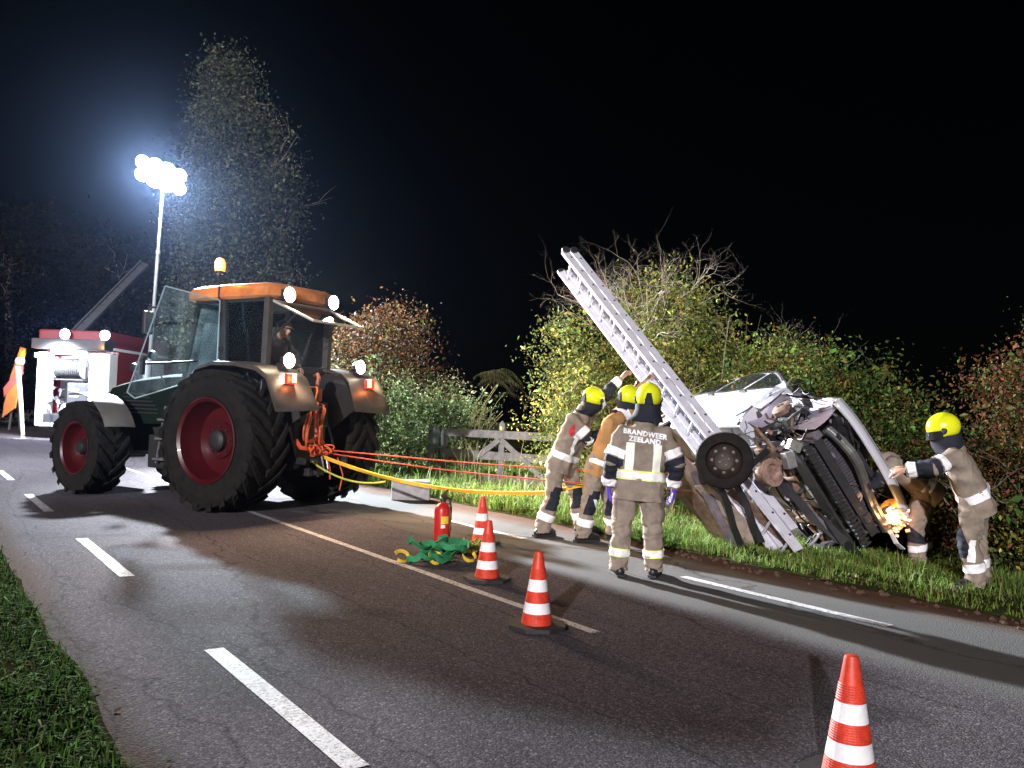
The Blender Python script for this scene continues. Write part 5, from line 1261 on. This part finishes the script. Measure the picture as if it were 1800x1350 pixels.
def hand(bm, wrist, d, nrm, thumb, curl=.5, s=1.0):
    """palm and five separate bent fingers; d = direction, nrm = back of the hand, thumb = +-1"""
    d = d.normalized(); nrm = (nrm - d * nrm.dot(d)).normalized(); w = d.cross(nrm).normalized() * thumb
    k0 = wrist + d * .085 * s
    hull(bm, [(wrist, .026 * s), (wrist + d * .04 * s + w * .022 * s, .019 * s), (wrist + d * .04 * s - w * .022 * s, .017 * s), (k0 + w * .03 * s, .0135 * s), (k0 - w * .03 * s, .012 * s)])
    for i, (o, L) in enumerate(((.03, .9), (.01, 1.0), (-.01, .95), (-.03, .75))):
        p = k0 + w * o * s - d * .01 * s; dd = d + w * o * 1.5; dd.normalize(); r_ = .0098 * s
        for j, l in enumerate((.042, .028, .022)):
            ang = curl * (.6 + .5 * j) * (1 + .1 * i); dd = (dd * math.cos(ang) - nrm * math.sin(ang)).normalized() if True else dd
            q = p + dd * l * L * s; hull(bm, [(p, r_), (q, r_ * .9)]); p = q; r_ *= .92
            # keep the bending plane
            nrm_l = nrm
    p = wrist + d * .03 * s + w * .025 * s; dd = (d * .7 + w * .8 - nrm * .25).normalized(); r_ = .0125 * s
    for j, l in enumerate((.042, .03, .024)):
        q = p + dd * l * s; hull(bm, [(p, r_), (q, r_ * .88)]); p = q; r_ *= .88; dd = (dd + d * .35 * (1 + curl) - nrm * .2 * curl).normalized()

def frame(zv, yv):
    z = Vector(zv).normalized(); y = Vector(yv); y = (y - z * y.dot(z)).normalized(); x = y.cross(z)
    return Matrix((x, y, z)).transposed()

def make_person(label, loc, rz, J, face, look=None, style='turnout', coat=None, hands='skin', helmet=True, seed=1, headup=None, group=None, vox=.015):
    J = {k: Vector(v) for k, v in J.items()}
    t = thing('person', label, 'person', loc, rz, group)
    face = Vector(face).normalized(); look = Vector(look or face).normalized()
    hm = (J['hl'] + J['hr']) / 2; sm = (J['sl'] + J['sr']) / 2
    up = (sm - hm).normalized(); TL = (sm - hm).length
    lat = J['sr'] - J['sl']; lat = (lat - up * lat.dot(up)).normalized(); fwd = up.cross(lat)
    if fwd.dot(face) < 0: fwd = -fwd
    J['al'].z = max(J['al'].z, .095); J['ar'].z = max(J['ar'].z, .095); J['tl'].z = J['tr'].z = .045
    hup = Vector(headup) if headup else (up + Vector((0, 0, 1))).normalized()
    HF = frame(hup, look); hd = J['hd']
    H = lambda x, y, z: hd + HF @ Vector((x, y, z))
    coat = coat or M_coat
    # --- body, one continuous figure
    bm = bmesh.new()
    hull(bm, [(H(0, -.015, .035), .098), (H(0, .03, .02), .085), (H(0, .055, -.06), .05)])
    hull(bm, [(H(0, .06, -.085), .038), (H(0, .03, -.06), .06)])
    hull(bm, [(H(0, .1, .01), .012), (H(0, .128, -.028), .016), (H(0, .1, -.035), .016)])
    hull(bm, [(H(-.045, .092, .03), .015), (H(.045, .092, .03), .015)])
    hull(bm, [(H(-.022, .102, -.066), .01), (H(.022, .102, -.066), .01), (H(0, .106, -.062), .01)])
    for s in (-1, 1): hull(bm, [(H(s * .098, -.01, .02), .014), (H(s * .094, .0, -.03), .012)])
    hull(bm, [(H(0, -.02, -.06), .062), (J['nk'], .062), (sm, .07)])
    c1 = hm + up * TL * .72; c2 = hm + up * TL * .28
    hull(bm, [(c1 + lat * .09, .1), (c1 - lat * .09, .1), (J['sl'], .055), (J['sr'], .055), (c2 + lat * .07, .095), (c2 - lat * .07, .095)])
    hull(bm, [(c2 + lat * .07, .095), (c2 - lat * .07, .095), (J['hl'], .1), (J['hr'], .1)])
    for s in 'lr':
        hull(bm, [(J['s' + s], .055), (J['e' + s], .042)]); hull(bm, [(J['e' + s], .042), (J['w' + s], .03)])
        hull(bm, [(J['h' + s], .09), (J['k' + s], .058)]); hull(bm, [(J['k' + s], .056), (J['a' + s], .042)])
        hull(bm, [(J['a' + s] - Vector((0, 0, .03)), .04), (J['t' + s], .03)])
    me = remesh(bm, .011, 2)
    bm = bmesh.new(); bm.from_mesh(me)
    if hands == 'skin':
        for s in 'lr':
            d = J['w' + s] - J['e' + s]; sd_ = 1 if s == 'r' else -1
            hand(bm, J['w' + s] + d.normalized() * .01, d, lat * sd_ * .4 - fwd * .2 + Vector((0, 0, .8)) if abs(d.normalized().z) < .8 else lat * sd_, sd_, .45)
    bm.to_mesh(me); bm.free()
    for p in me.polygons: p.use_smooth = True
    link('body', me, M_skin, t)
    for s in (-1, 1):
        mb = MB(); mb.lathe([(.0, -.012), (.009, -.008), (.012, 0), (.009, .008), (0, .012)], Matrix.Translation(H(s * .034, .098, .012)), 10); mb.build('eye', M_navy, t, smooth=True)
    # --- trousers
    bm = bmesh.new(); hw = (J['hr'] - J['hl']); hwn = hw.normalized()
    hull(bm, [(J['hl'] + up * .08, .125), (J['hr'] + up * .08, .125), (J['hl'], .13), (J['hr'], .13)])
    for s in 'lr':
        hull(bm, [(J['h' + s], .125), (J['k' + s], .094)])
        hull(bm, [(J['k' + s], .094), (J['a' + s] + Vector((0, 0, .02)), .085), (J['a' + s] - Vector((0, 0, .1)), .085)])
    me = remesh(bm, vox, 4); folds(me, .024, 8, seed, [J['kl'], J['kr'], J['al'], J['ar'], hm])
    b2 = cut(me, [((0, 0, .055), (0, 0, -1))]); b2.to_mesh(me); b2.free()
    for p in me.polygons: p.use_smooth = True
    tro = link('trousers', me, coat if style == 'turnout' and coat is M_coat else (M_coat if style == 'turnout' else M_jean), t)
    # --- jacket
    bm = bmesh.new()
    hull(bm, [(c1 + lat * .115, .125), (c1 - lat * .115, .125), (J['sl'], .082), (J['sr'], .082), (c2 + lat * .1, .135), (c2 - lat * .1, .135)])
    hull(bm, [(c2 + lat * .1, .135), (c2 - lat * .1, .135), (hm + lat * .105 - up * .12, .15), (hm - lat * .105 - up * .12, .15)])
    hull(bm, [(sm + up * .02, .11), (J['nk'] + up * .02, .082)])
    for s in 'lr':
        hull(bm, [(J['s' + s], .085), (J['e' + s], .073)]); hull(bm, [(J['e' + s], .074), (J['w' + s], .056), (J['w' + s] + (J['w' + s] - J['e' + s]).normalized() * .05, .052)])
    me = remesh(bm, vox, 4); folds(me, .024, 7, seed + 5, [J['el'], J['er'], J['wl'], J['wr'], c2])
    # open the hem and the cuffs
    bm = cut(me, [(hm - up * .11, -up)]); 
    for s in 'lr':
        w_, e_ = J['w' + s], J['e' + s]; d = (w_ - e_).normalized(); co = w_ + d * .0
        loc_f = [f for f in bm.faces if dseg(f.calc_center_median(), e_, w_ + d * .12) < .12]
        ge = list({v for f in loc_f for v in f.verts}) + list({e for f in loc_f for e in f.edges}) + loc_f
        bmesh.ops.bisect_plane(bm, geom=ge, plane_co=co, plane_no=d, clear_outer=False)
        dele = [f for f in bm.faces if (f.calc_center_median() - co).dot(d) > 0 and dseg(f.calc_center_median(), e_, w_ + d * .14) < .13]
        bmesh.ops.delete(bm, geom=dele, context='FACES')
    bm.to_mesh(me); bm.free()
    for p in me.polygons: p.use_smooth = True
    jk = link('jacket', me, coat if style == 'turnout' else M_sweat, t)
    # --- boots
    for s in 'lr':
        bm = bmesh.new(); a, tt = J['a' + s], J['t' + s]; dd = tt - a; dd.z = 0; dd.normalize(); heel = Vector((a.x, a.y, .05)) - dd * .06; toe = Vector((a.x, a.y, .045)) + dd * .19
        hull(bm, [(heel, .048), (toe - dd * .05, (.055, .055, .046)), (toe, (.042, .042, .04)), (a + Vector((0, 0, .0)), .058)])
        hull(bm, [(a, .06), (a + Vector((0, 0, .14)), .064)])
        me = remesh(bm, .011, 2)
        b2 = cut(me, [((0, 0, .004), (0, 0, -1))]); b2.to_mesh(me); b2.free()
        for p in me.polygons: p.use_smooth = True
        bo = link('boot', me, M_boot, t)
        mb = MB(); nn = Vector((-dd.y, dd.x, 0)); mb.prism([heel - dd * .05 + nn * .04 - Vector((0, 0, .046)), heel - dd * .05 - nn * .04 - Vector((0, 0, .046)), toe - nn * .05 - Vector((0, 0, .041)), toe + dd * .045 - nn * .02 - Vector((0, 0, .041)), toe + dd * .045 + nn * .02 - Vector((0, 0, .041)), toe + nn * .05 - Vector((0, 0, .041))], (0, 0, .022)); mb.build('sole', M_blk, bo)
    if hands in ('violet', 'glove'):
        for s in 'lr':
            bm = bmesh.new(); d = J['w' + s] - J['e' + s]; sd_ = 1 if s == 'r' else -1
            hand(bm, J['w' + s] + d.normalized() * .015, d, lat * sd_, sd_ if True else 1, .35, 1.08)
            me = bpy.data.meshes.new('glove'); bm.to_mesh(me); bm.free()
            for p in me.polygons: p.use_smooth = True
            link('glove', me, M_nitr if hands == 'violet' else M_navy, t)
    if helmet:
        nu, nv = 30, 18; v = []; f = []
        for i in range(nv + 1):
            ph = math.pi * i / nv * .74
            for k in range(nu):
                th = 2 * math.pi * k / nu; x = .121 * math.sin(ph) * math.cos(th); y = .15 * math.sin(ph) * math.sin(th); z = .13 * math.cos(ph)
                lim = -.035 if y > .06 else (-.075 - .03 * max(0, -y) / .16)
                z = max(z, lim); rid = .006 * math.exp(-(x / .02) ** 2) * (1 if z > .02 else 0)
                v.append(tuple(H(x, y - .01, z + .045 + rid)))
        for i in range(nv):
            for k in range(nu): f.append((i * nu + k, i * nu + (k + 1) % nu, (i + 1) * nu + (k + 1) % nu, (i + 1) * nu + k))
        hs = MB().add(v, f).build('helmet', M_helm, t, smooth=True)
        mb = MB(); q = []
        for k in range(13):
            th = R(20 + 140 * k / 12)
            q.append([H(.127 * math.cos(th), .158 * math.sin(th) - .01, .03), H(.132 * math.cos(th), .163 * math.sin(th) - .01, .0), H(.136 * math.cos(th), .17 * math.sin(th) - .01, -.045), H(.132 * math.cos(th), .166 * math.sin(th) - .01, -.045), H(.13 * math.cos(th), .162 * math.sin(th) - .01, .0)])
        mb.loft(q); mb.build('visor', M_visor, hs, smooth=True)
        for s in (-1, 1):
            mb = MB(); mb.lathe([(0, -.008), (.026, -.008), (.028, 0), (.022, .01), (0, .012)], Matrix.Translation(H(s * .122, .03, .02)) @ (HF.to_4x4() @ Matrix.Rotation(R(90 * s), 4, 'Y')), 14); mb.build('visor_pivot', M_plast, hs, smooth=True)
        mb = MB(); mb.add([H(-.022, -.15, .075), H(.022, -.15, .075), H(.045, -.153, -.03), H(-.045, -.153, -.03), H(-.018, -.164, .07), H(.018, -.164, .07), H(.04, -.17, -.03), H(-.04, -.17, -.03)], [(4, 5, 6, 7), (0, 4, 7, 3), (1, 2, 6, 5), (0, 1, 5, 4), (3, 7, 6, 2)]); mb.build('adjuster', M_navy, hs, bevel=.004)
        # neck flap
        mb = MB(); rings = []
        for j, (rx, ry, zz, mixd) in enumerate(((.12, .15, -.03, 0), (.122, .15, -.08, .0), (.135, .15, -.14, .35), (.165, .15, -.19, .7), (.18, .145, -.215, .9))):
            rg_ = []
            for k in range(24):
                th = 2 * math.pi * k / 24; p0 = H(rx * math.cos(th), ry * math.sin(th) * .92 - .012, zz)
                p1 = J['nk'] + lat * rx * math.cos(th) * (1 if lat.dot(HF @ Vector((1, 0, 0))) > 0 else -1) + fwd * ry * math.sin(th) * .85 + up * (.035 - (j - 2) * .028)
                p = p0.lerp(p1, mixd) + nz3(p0, 9, .008, j); rg_.append(tuple(p))
            rings.append(rg_)
        mb.loft(rings, cap=False); mb.build('neck_flap', M_navy, t, smooth=True)
    t['_'] = 0; del t['_']
    return dict(root=t, jk=jk, tro=tro, J=J, up=up, lat=lat, fwd=fwd, hm=hm, sm=sm, TL=TL, c1=c1, c2=c2, H=H, hd=hd)

def limb_band(p, src, a, b_, t0, t1, name, m, off=.006, rad=.15, parent=None):
    J = p['J']; A, B = J[a], J[b_]; d = (B - A).normalized(); L = (B - A).length
    return piece(name, m, p[src], [(A + d * L * t1, d), (A + d * L * t0, -d)], lambda c, n: dseg(c, A, B) < rad and (abs((c - p['hm']).dot(p['lat'])) > -1), off, parent or p[src])

def torso_band(p, h0, h1, name, m, off=.007, maxr=.34):
    up, hm = p['up'], p['hm']
    arms = [(p['J']['s' + s], p['J']['e' + s], p['J']['w' + s]) for s in 'lr']
    def keep(c, n):
        q = c - hm; q = q - up * q.dot(up)
        if q.length > maxr: return False
        for a, b_, w_ in arms:
            da = min(dseg(c, a.lerp(b_, .3), b_), dseg(c, b_, w_))
            if da < .1 and (abs(q.dot(p['lat'])) > .22): return False
        return True
    return piece(name, m, p['jk'], [(hm + up * h1, up), (hm + up * h0, -up)], keep, off, p['jk'])

def torso_stripe(p, x, w, h0, h1, side, name, m, off=.007):
    """vertical stripe at lateral offset x on the back (side<0) or the front"""
    up, hm, lat, fwd = p['up'], p['hm'], p['lat'], p['fwd']
    return piece(name, m, p['jk'], [(hm + up * h1, up), (hm + up * h0, -up), (hm + lat * (x + w / 2), lat), (hm + lat * (x - w / 2), -lat)], lambda c, n: n.dot(fwd) * side > .15, off, p['jk'])

def turnout_marks(p, m=None, dark_arm=True, dark_knee=True, waist=(.1, .165), shin=(.55, .72), stripes=True, m2=None):
    m = m or M_reflw; m2 = m2 or M_refy
    torso_band(p, waist[0] - .012, waist[1] + .012, 'reflective_edge', m2, .005); torso_band(p, waist[0], waist[1], 'reflective_band', m, .009)
    for s in 'lr':
        limb_band(p, 'jk', 's' + s, 'e' + s, .5, .78, 'reflective_band', m, .008, .13)
        limb_band(p, 'jk', 'e' + s, 'w' + s, .62, .92, 'reflective_band', m, .008, .12)
        if dark_arm:
            limb_band(p, 'jk', 's' + s, 'e' + s, .82, 1.05, 'sleeve_patch', M_navy, .004, .13); limb_band(p, 'jk', 'e' + s, 'w' + s, 0, .6, 'sleeve_patch', M_navy, .004, .12)
        limb_band(p, 'tro', 'k' + s, 'a' + s, shin[0] - .03, shin[1] + .03, 'reflective_edge', m2, .005, .16)
        limb_band(p, 'tro', 'k' + s, 'a' + s, shin[0], shin[1], 'reflective_band', m, .009, .16)
        if dark_knee:
            J = p['J']; A, B = J['h' + s], J['a' + s]; d = (B - A).normalized(); K = J['k' + s]; fw = p['fwd']
            piece('knee_patch', M_navy, p['tro'], [(K + d * .15, d), (K - d * .14, -d), (K + fw * .01, -fw)], lambda c, n, K=K: (c - K).length < .24, .004, p['tro'])

        J = p['J']; A, B = J['h' + s], J['k' + s]; d = (B - A).normalized(); L = (B - A).length; sg = p['lat'] * (1 if s == 'r' else -1)
        for u0, u1, nm, of in ((.34, .8, 'pocket', .009), (.3, .44, 'pocket_flap', .015)):
            piece(nm, p['tro'].data.materials[0], p['tro'], [(A + d * L * u1, d), (A + d * L * u0, -d), (A.lerp(B, .5) + sg * .045, -sg), (A.lerp(B, .5) + p['fwd'] * .07, p['fwd']), (A.lerp(B, .5) - p['fwd'] * .08, -p['fwd'])], lambda c, n, A=A, B=B: dseg(c, A, B) < .18, of, p['tro'])

CR = -YAW
# standing with his back to the camera
p3 = make_person('firefighter standing upright with his back to the camera, white lettering on the jacket, violet gloves', (5.661, 5.839, .004), CR,
    dict(hl=(-.105, 0, .82), hr=(.105, 0, .82), kl=(-.15, -.01, .44), kr=(.145, -.01, .43), al=(-.17, 0, .1), ar=(.165, 0, .1), tl=(-.2, .17, 0), tr=(.22, .16, 0), sl=(-.175, 0, 1.32), sr=(.235, 0, 1.32), nk=(.04, .02, 1.47), hd=(.075, .04, 1.64), el=(-.275, -.03, 1.06), wl=(-.27, .07, .84), er=(.345, -.03, 1.06), wr=(.345, .07, .84)),
    (0.1, 1, 0), (.15, 1, .02), hands='violet', seed=3, group=None)
turnout_marks(p3, waist=(.09, .155), dark_knee=False)
for x in (-.115, .135): torso_stripe(p3, x - .012, .075, .165, .42, -1, 'reflective_stripe', M_refl)
def back_text(p, txt, size, h, x=0.0, tilt=0.0):
    cu = bpy.data.curves.new('t', 'FONT'); cu.body = txt; cu.size = size; cu.align_x = 'CENTER'; cu.offset = size * .05; cu.space_character = 1.08; cu.resolution_u = 2; cu.extrude = 0
    o = bpy.data.objects.new('t', cu); COL.objects.link(o); dg = bpy.context.evaluated_depsgraph_get(); dg.update()
    me = bpy.data.meshes.new_from_object(o.evaluated_get(dg)); bpy.data.objects.remove(o)
    bm = bmesh.new(); bm.from_mesh(me); bmesh.ops.subdivide_edges(bm, edges=[e for e in bm.edges if e.calc_length() > .03], cuts=2)
    jb = bmesh.new(); jb.from_mesh(p['jk'].data); tree_ = BVHTree.FromBMesh(jb)
    for v in bm.verts:
        q = Matrix.Rotation(tilt, 3, 'Z') @ v.co
        w_ = p['hm'] + p['lat'] * (q.x + x) + p['up'] * (h + q.y) - p['fwd'] * .6
        hit = tree_.ray_cast(w_, p['fwd'])
        v.co = (hit[0] if hit[0] else w_ + p['fwd'] * .4) - p['fwd'] * .009
    bm.to_mesh(me); bm.free(); jb.free()
    return link('lettering', me, M_reflw, p['jk'])
back_text(p3, 'BRANDWEER', .065, .49, .0, R(-4)); back_text(p3, 'ZEELAND', .065, .43, .0, R(-3))

# leaning into the ladder, back foot stretched behind
p1 = make_person('leftmost firefighter, leaning forward with an arm up on the ladder, red badge on the shoulder', (6.394, 8.214, .004), CR,
    dict(hl=(.13, -.09, .90), hr=(.27, .1, .89), kl=(.09, -.06, .48), kr=(.4, .28, .5), al=(-.03, -.06, .11), ar=(.5, .38, .1), tl=(.12, .06, 0), tr=(.68, .44, 0), sl=(.28, -.2, 1.42), sr=(.5, .17, 1.43), nk=(.43, 0, 1.53), hd=(.56, .03, 1.66), el=(.5, -.22, 1.2), wl=(.72, -.1, 1.28), er=(.72, .3, 1.74), wr=(.92, .34, 1.95)),
    (.85, .5, 0), (.75, .45, .5), seed=11, coat=M_coat, hands='skin')
turnout_marks(p1, waist=(.06, .115), m2=M_reflw)
torso_stripe(p1, -.14, .05, .13, .42, 1, 'reflective_stripe', M_reflw)
piece('badge', mat('red_badge', (.5, .03, .03), .6), p1['jk'], [(p1['J']['sl'].lerp(p1['J']['el'], .45), (p1['J']['el'] - p1['J']['sl']).normalized()), (p1['J']['sl'].lerp(p1['J']['el'], .2), -(p1['J']['el'] - p1['J']['sl']).normalized()), (p1['J']['sl'] + Vector((.045, 0, 0)), (1, 0, 0)), (p1['J']['sl'] - Vector((.03, 0, 0)), (-1, 0, 0))], lambda c, n: n.y < -.2 and dseg(c, p1['J']['sl'], p1['J']['el']) < .14, .006, p1['jk'])
# the one between, in a tan jacket
p2 = make_person('firefighter in a tan jacket pushing on the ladder, half hidden behind the standing one', (6.593, 7.704, .004), CR,
    dict(hl=(.11, -.09, .88), hr=(.25, .1, .87), kl=(.05, -.1, .48), kr=(.32, .24, .46), al=(-.01, -.06, .1), ar=(.4, .32, .1), tl=(.17, .03, 0), tr=(.58, .36, 0), sl=(.25, -.2, 1.4), sr=(.47, .17, 1.42), nk=(.39, 0, 1.52), hd=(.5, .03, 1.68), el=(.52, .0, 1.55), wl=(.66, .16, 1.76), er=(.56, .28, 1.74), wr=(.7, .34, 1.9)),
    (.85, .5, 0), (.8, .45, .35), seed=17, coat=M_coat2, hands='skin')
turnout_marks(p2, waist=(.04, .08), m2=M_reflw, dark_arm=False)
J2 = p2['J']
limb_band(p2, 'tro', 'kl', 'al', .1, .5, 'side_patch', M_coat, .001, .16)
piece('reflective_stripe', M_reflw, p2['tro'], [(J2['kl'].lerp(J2['al'], .52), (0, 0, -1)), (J2['kl'] + Vector((0, 0, .03)), (0, 0, 1)), (J2['kl'] + Vector((.085, 0, 0)), (1, 0, .35)), (J2['kl'] + Vector((.045, 0, 0)), (-1, 0, -.35))], lambda c, n: n.y < -.1 and dseg(c, J2['kl'], J2['al']) < .16, .007, p2['tro'])
# right of the wreck, bending and pushing
p5 = make_person('firefighter rightmost in the picture, bending forward with a hand on the car, yellow-green helmet', (8.121, 3.915, .01), CR,
    dict(hl=(-.1, -.1, .82), hr=(.03, .1, .82), kl=(-.15, -.12, .46), kr=(.04, .12, .46), al=(-.07, -.11, .1), ar=(.1, .12, .1), tl=(-.3, -.12, 0), tr=(-.1, .1, 0), sl=(-.33, -.19, 1.22), sr=(-.13, .17, 1.24), nk=(-.29, 0, 1.32), hd=(-.34, 0, 1.44), el=(-.53, -.22, 1.12), wl=(-.72, -.1, 1.08), er=(-.38, .2, 1.05), wr=(-.6, .15, 1.08)),
    (-1, .1, -.3), (-1, .15, -.25), seed=23, headup=(-.25, 0, 1))
turnout_marks(p5, waist=(.05, .105), m2=M_reflw, dark_knee=True)
torso_stripe(p5, -.12, .05, .12, .36, 1, 'reflective_stripe', M_reflw)
J5 = p5['J']
piece('reflective_stripe', M_reflw, p5['tro'], [(J5['kl'].lerp(J5['al'], .5), (0, 0, -1)), (J5['kl'] + Vector((0, 0, .02)), (0, 0, 1)), (J5['kl'] + Vector((.015, 0, 0)), (1, 0, 0)), (J5['kl'] + Vector((-.04, 0, 0)), (-1, 0, 0))], lambda c, n: n.y < -.1 and dseg(c, J5['kl'], J5['al']) < .16, .007, p5['tro'])
# behind the nose of the car
p4 = make_person('firefighter crouched behind the car nose, only back and legs showing beside the amber light', (9.055, 4.969, -.02), CR,
    dict(hl=(-.02, -.1, .84), hr=(.1, .1, .84), kl=(-.12, -.11, .42), kr=(.05, .11, .42), al=(-.06, -.1, .1), ar=(.1, .12, .1), tl=(-.28, -.1, 0), tr=(-.1, .1, 0), sl=(-.38, -.15, 1.1), sr=(-.26, .2, 1.12), nk=(-.46, .04, 1.08), hd=(-.62, .12, .95), el=(-.52, -.14, .93), wl=(-.66, -.08, .8), er=(-.42, .2, .91), wr=(-.6, .15, .78)),
    (-1, .1, -.5), (-1, .1, -.5), seed=29, headup=(-1, 0, .4))
turnout_marks(p4, waist=(.03, .09), m2=M_reflw)
# driver in the cab looking back through the opened rear window
pd = make_person('tractor driver in dark clothes and cap, looking out of the opened rear window', tuple(Matrix.Rotation(R(113.5), 3, 'Z') @ Vector((.18, .14, 1.44)) + Vector((4.47, 12.26, 0))), R(113.5),
    dict(hl=(.05, .12, .5), hr=(.05, -.12, .5), kl=(-.28, .18, .42), kr=(-.28, -.14, .42), al=(-.22, .2, .1), ar=(-.22, -.12, .1), tl=(-.4, .2, 0), tr=(-.4, -.12, 0), sl=(-.27, .19, .93), sr=(-.27, -.19, .93), nk=(-.35, .0, 1.03), hd=(-.46, .02, 1.14), el=(-.4, .28, .72), wl=(-.52, .2, .56), er=(-.4, -.28, .74), wr=(-.56, -.22, .6)),
    (-1, 0, -.1), (-1, .1, -.3), style='civil', helmet=False, seed=37, headup=(-.2, 0, 1), vox=.018)
H = pd['H']; mb = MB(); v = []; f = []
for i in range(9):
    ph = math.pi * .56 * i / 8
    for k in range(20):
        th = 2 * math.pi * k / 20; v.append(tuple(H(.108 * math.sin(ph) * math.cos(th), .12 * math.sin(ph) * math.sin(th) - .012, .035 + .095 * math.cos(ph))))
for i in range(8):
    for k in range(20): f.append((i * 20 + k, i * 20 + (k + 1) % 20, (i + 1) * 20 + (k + 1) % 20, (i + 1) * 20 + k))
mb.add(v, f); mb.add([H(-.07, .1, .035), H(.07, .1, .035), H(.05, .18, .02), H(-.05, .18, .02), H(-.07, .1, .028), H(.07, .1, .028), H(.05, .18, .013), H(-.05, .18, .013)], [(0, 1, 2, 3), (7, 6, 5, 4), (0, 3, 7, 4), (1, 5, 6, 2), (2, 6, 7, 3)])
mb.build('cap', M_hair, pd['root'], smooth=True)
# ------------------------------------------------------------------ thin mist added to give the lamps their halo
mb = MB(); mb.box((0, 0, 12), (240, 240, 27))
hz = mb.build('haze', None); hm_ = bpy.data.materials.new('haze'); hm_.use_nodes = True
hn = hm_.node_tree.nodes; hn.remove(hn['Principled BSDF']); pv_ = hn.new('ShaderNodeVolumePrincipled')
pv_.inputs['Color'].default_value = (.4, .58, 1, 1); pv_.inputs['Density'].default_value = .00013; pv_.inputs['Anisotropy'].default_value = .92
hm_.node_tree.links.new(pv_.outputs[0], hn['Material Output'].inputs['Volume']); hz.data.materials.append(hm_)
tag(hz, 'thin mist added to make the glow round the floodlights', 'haze', kind='stuff')
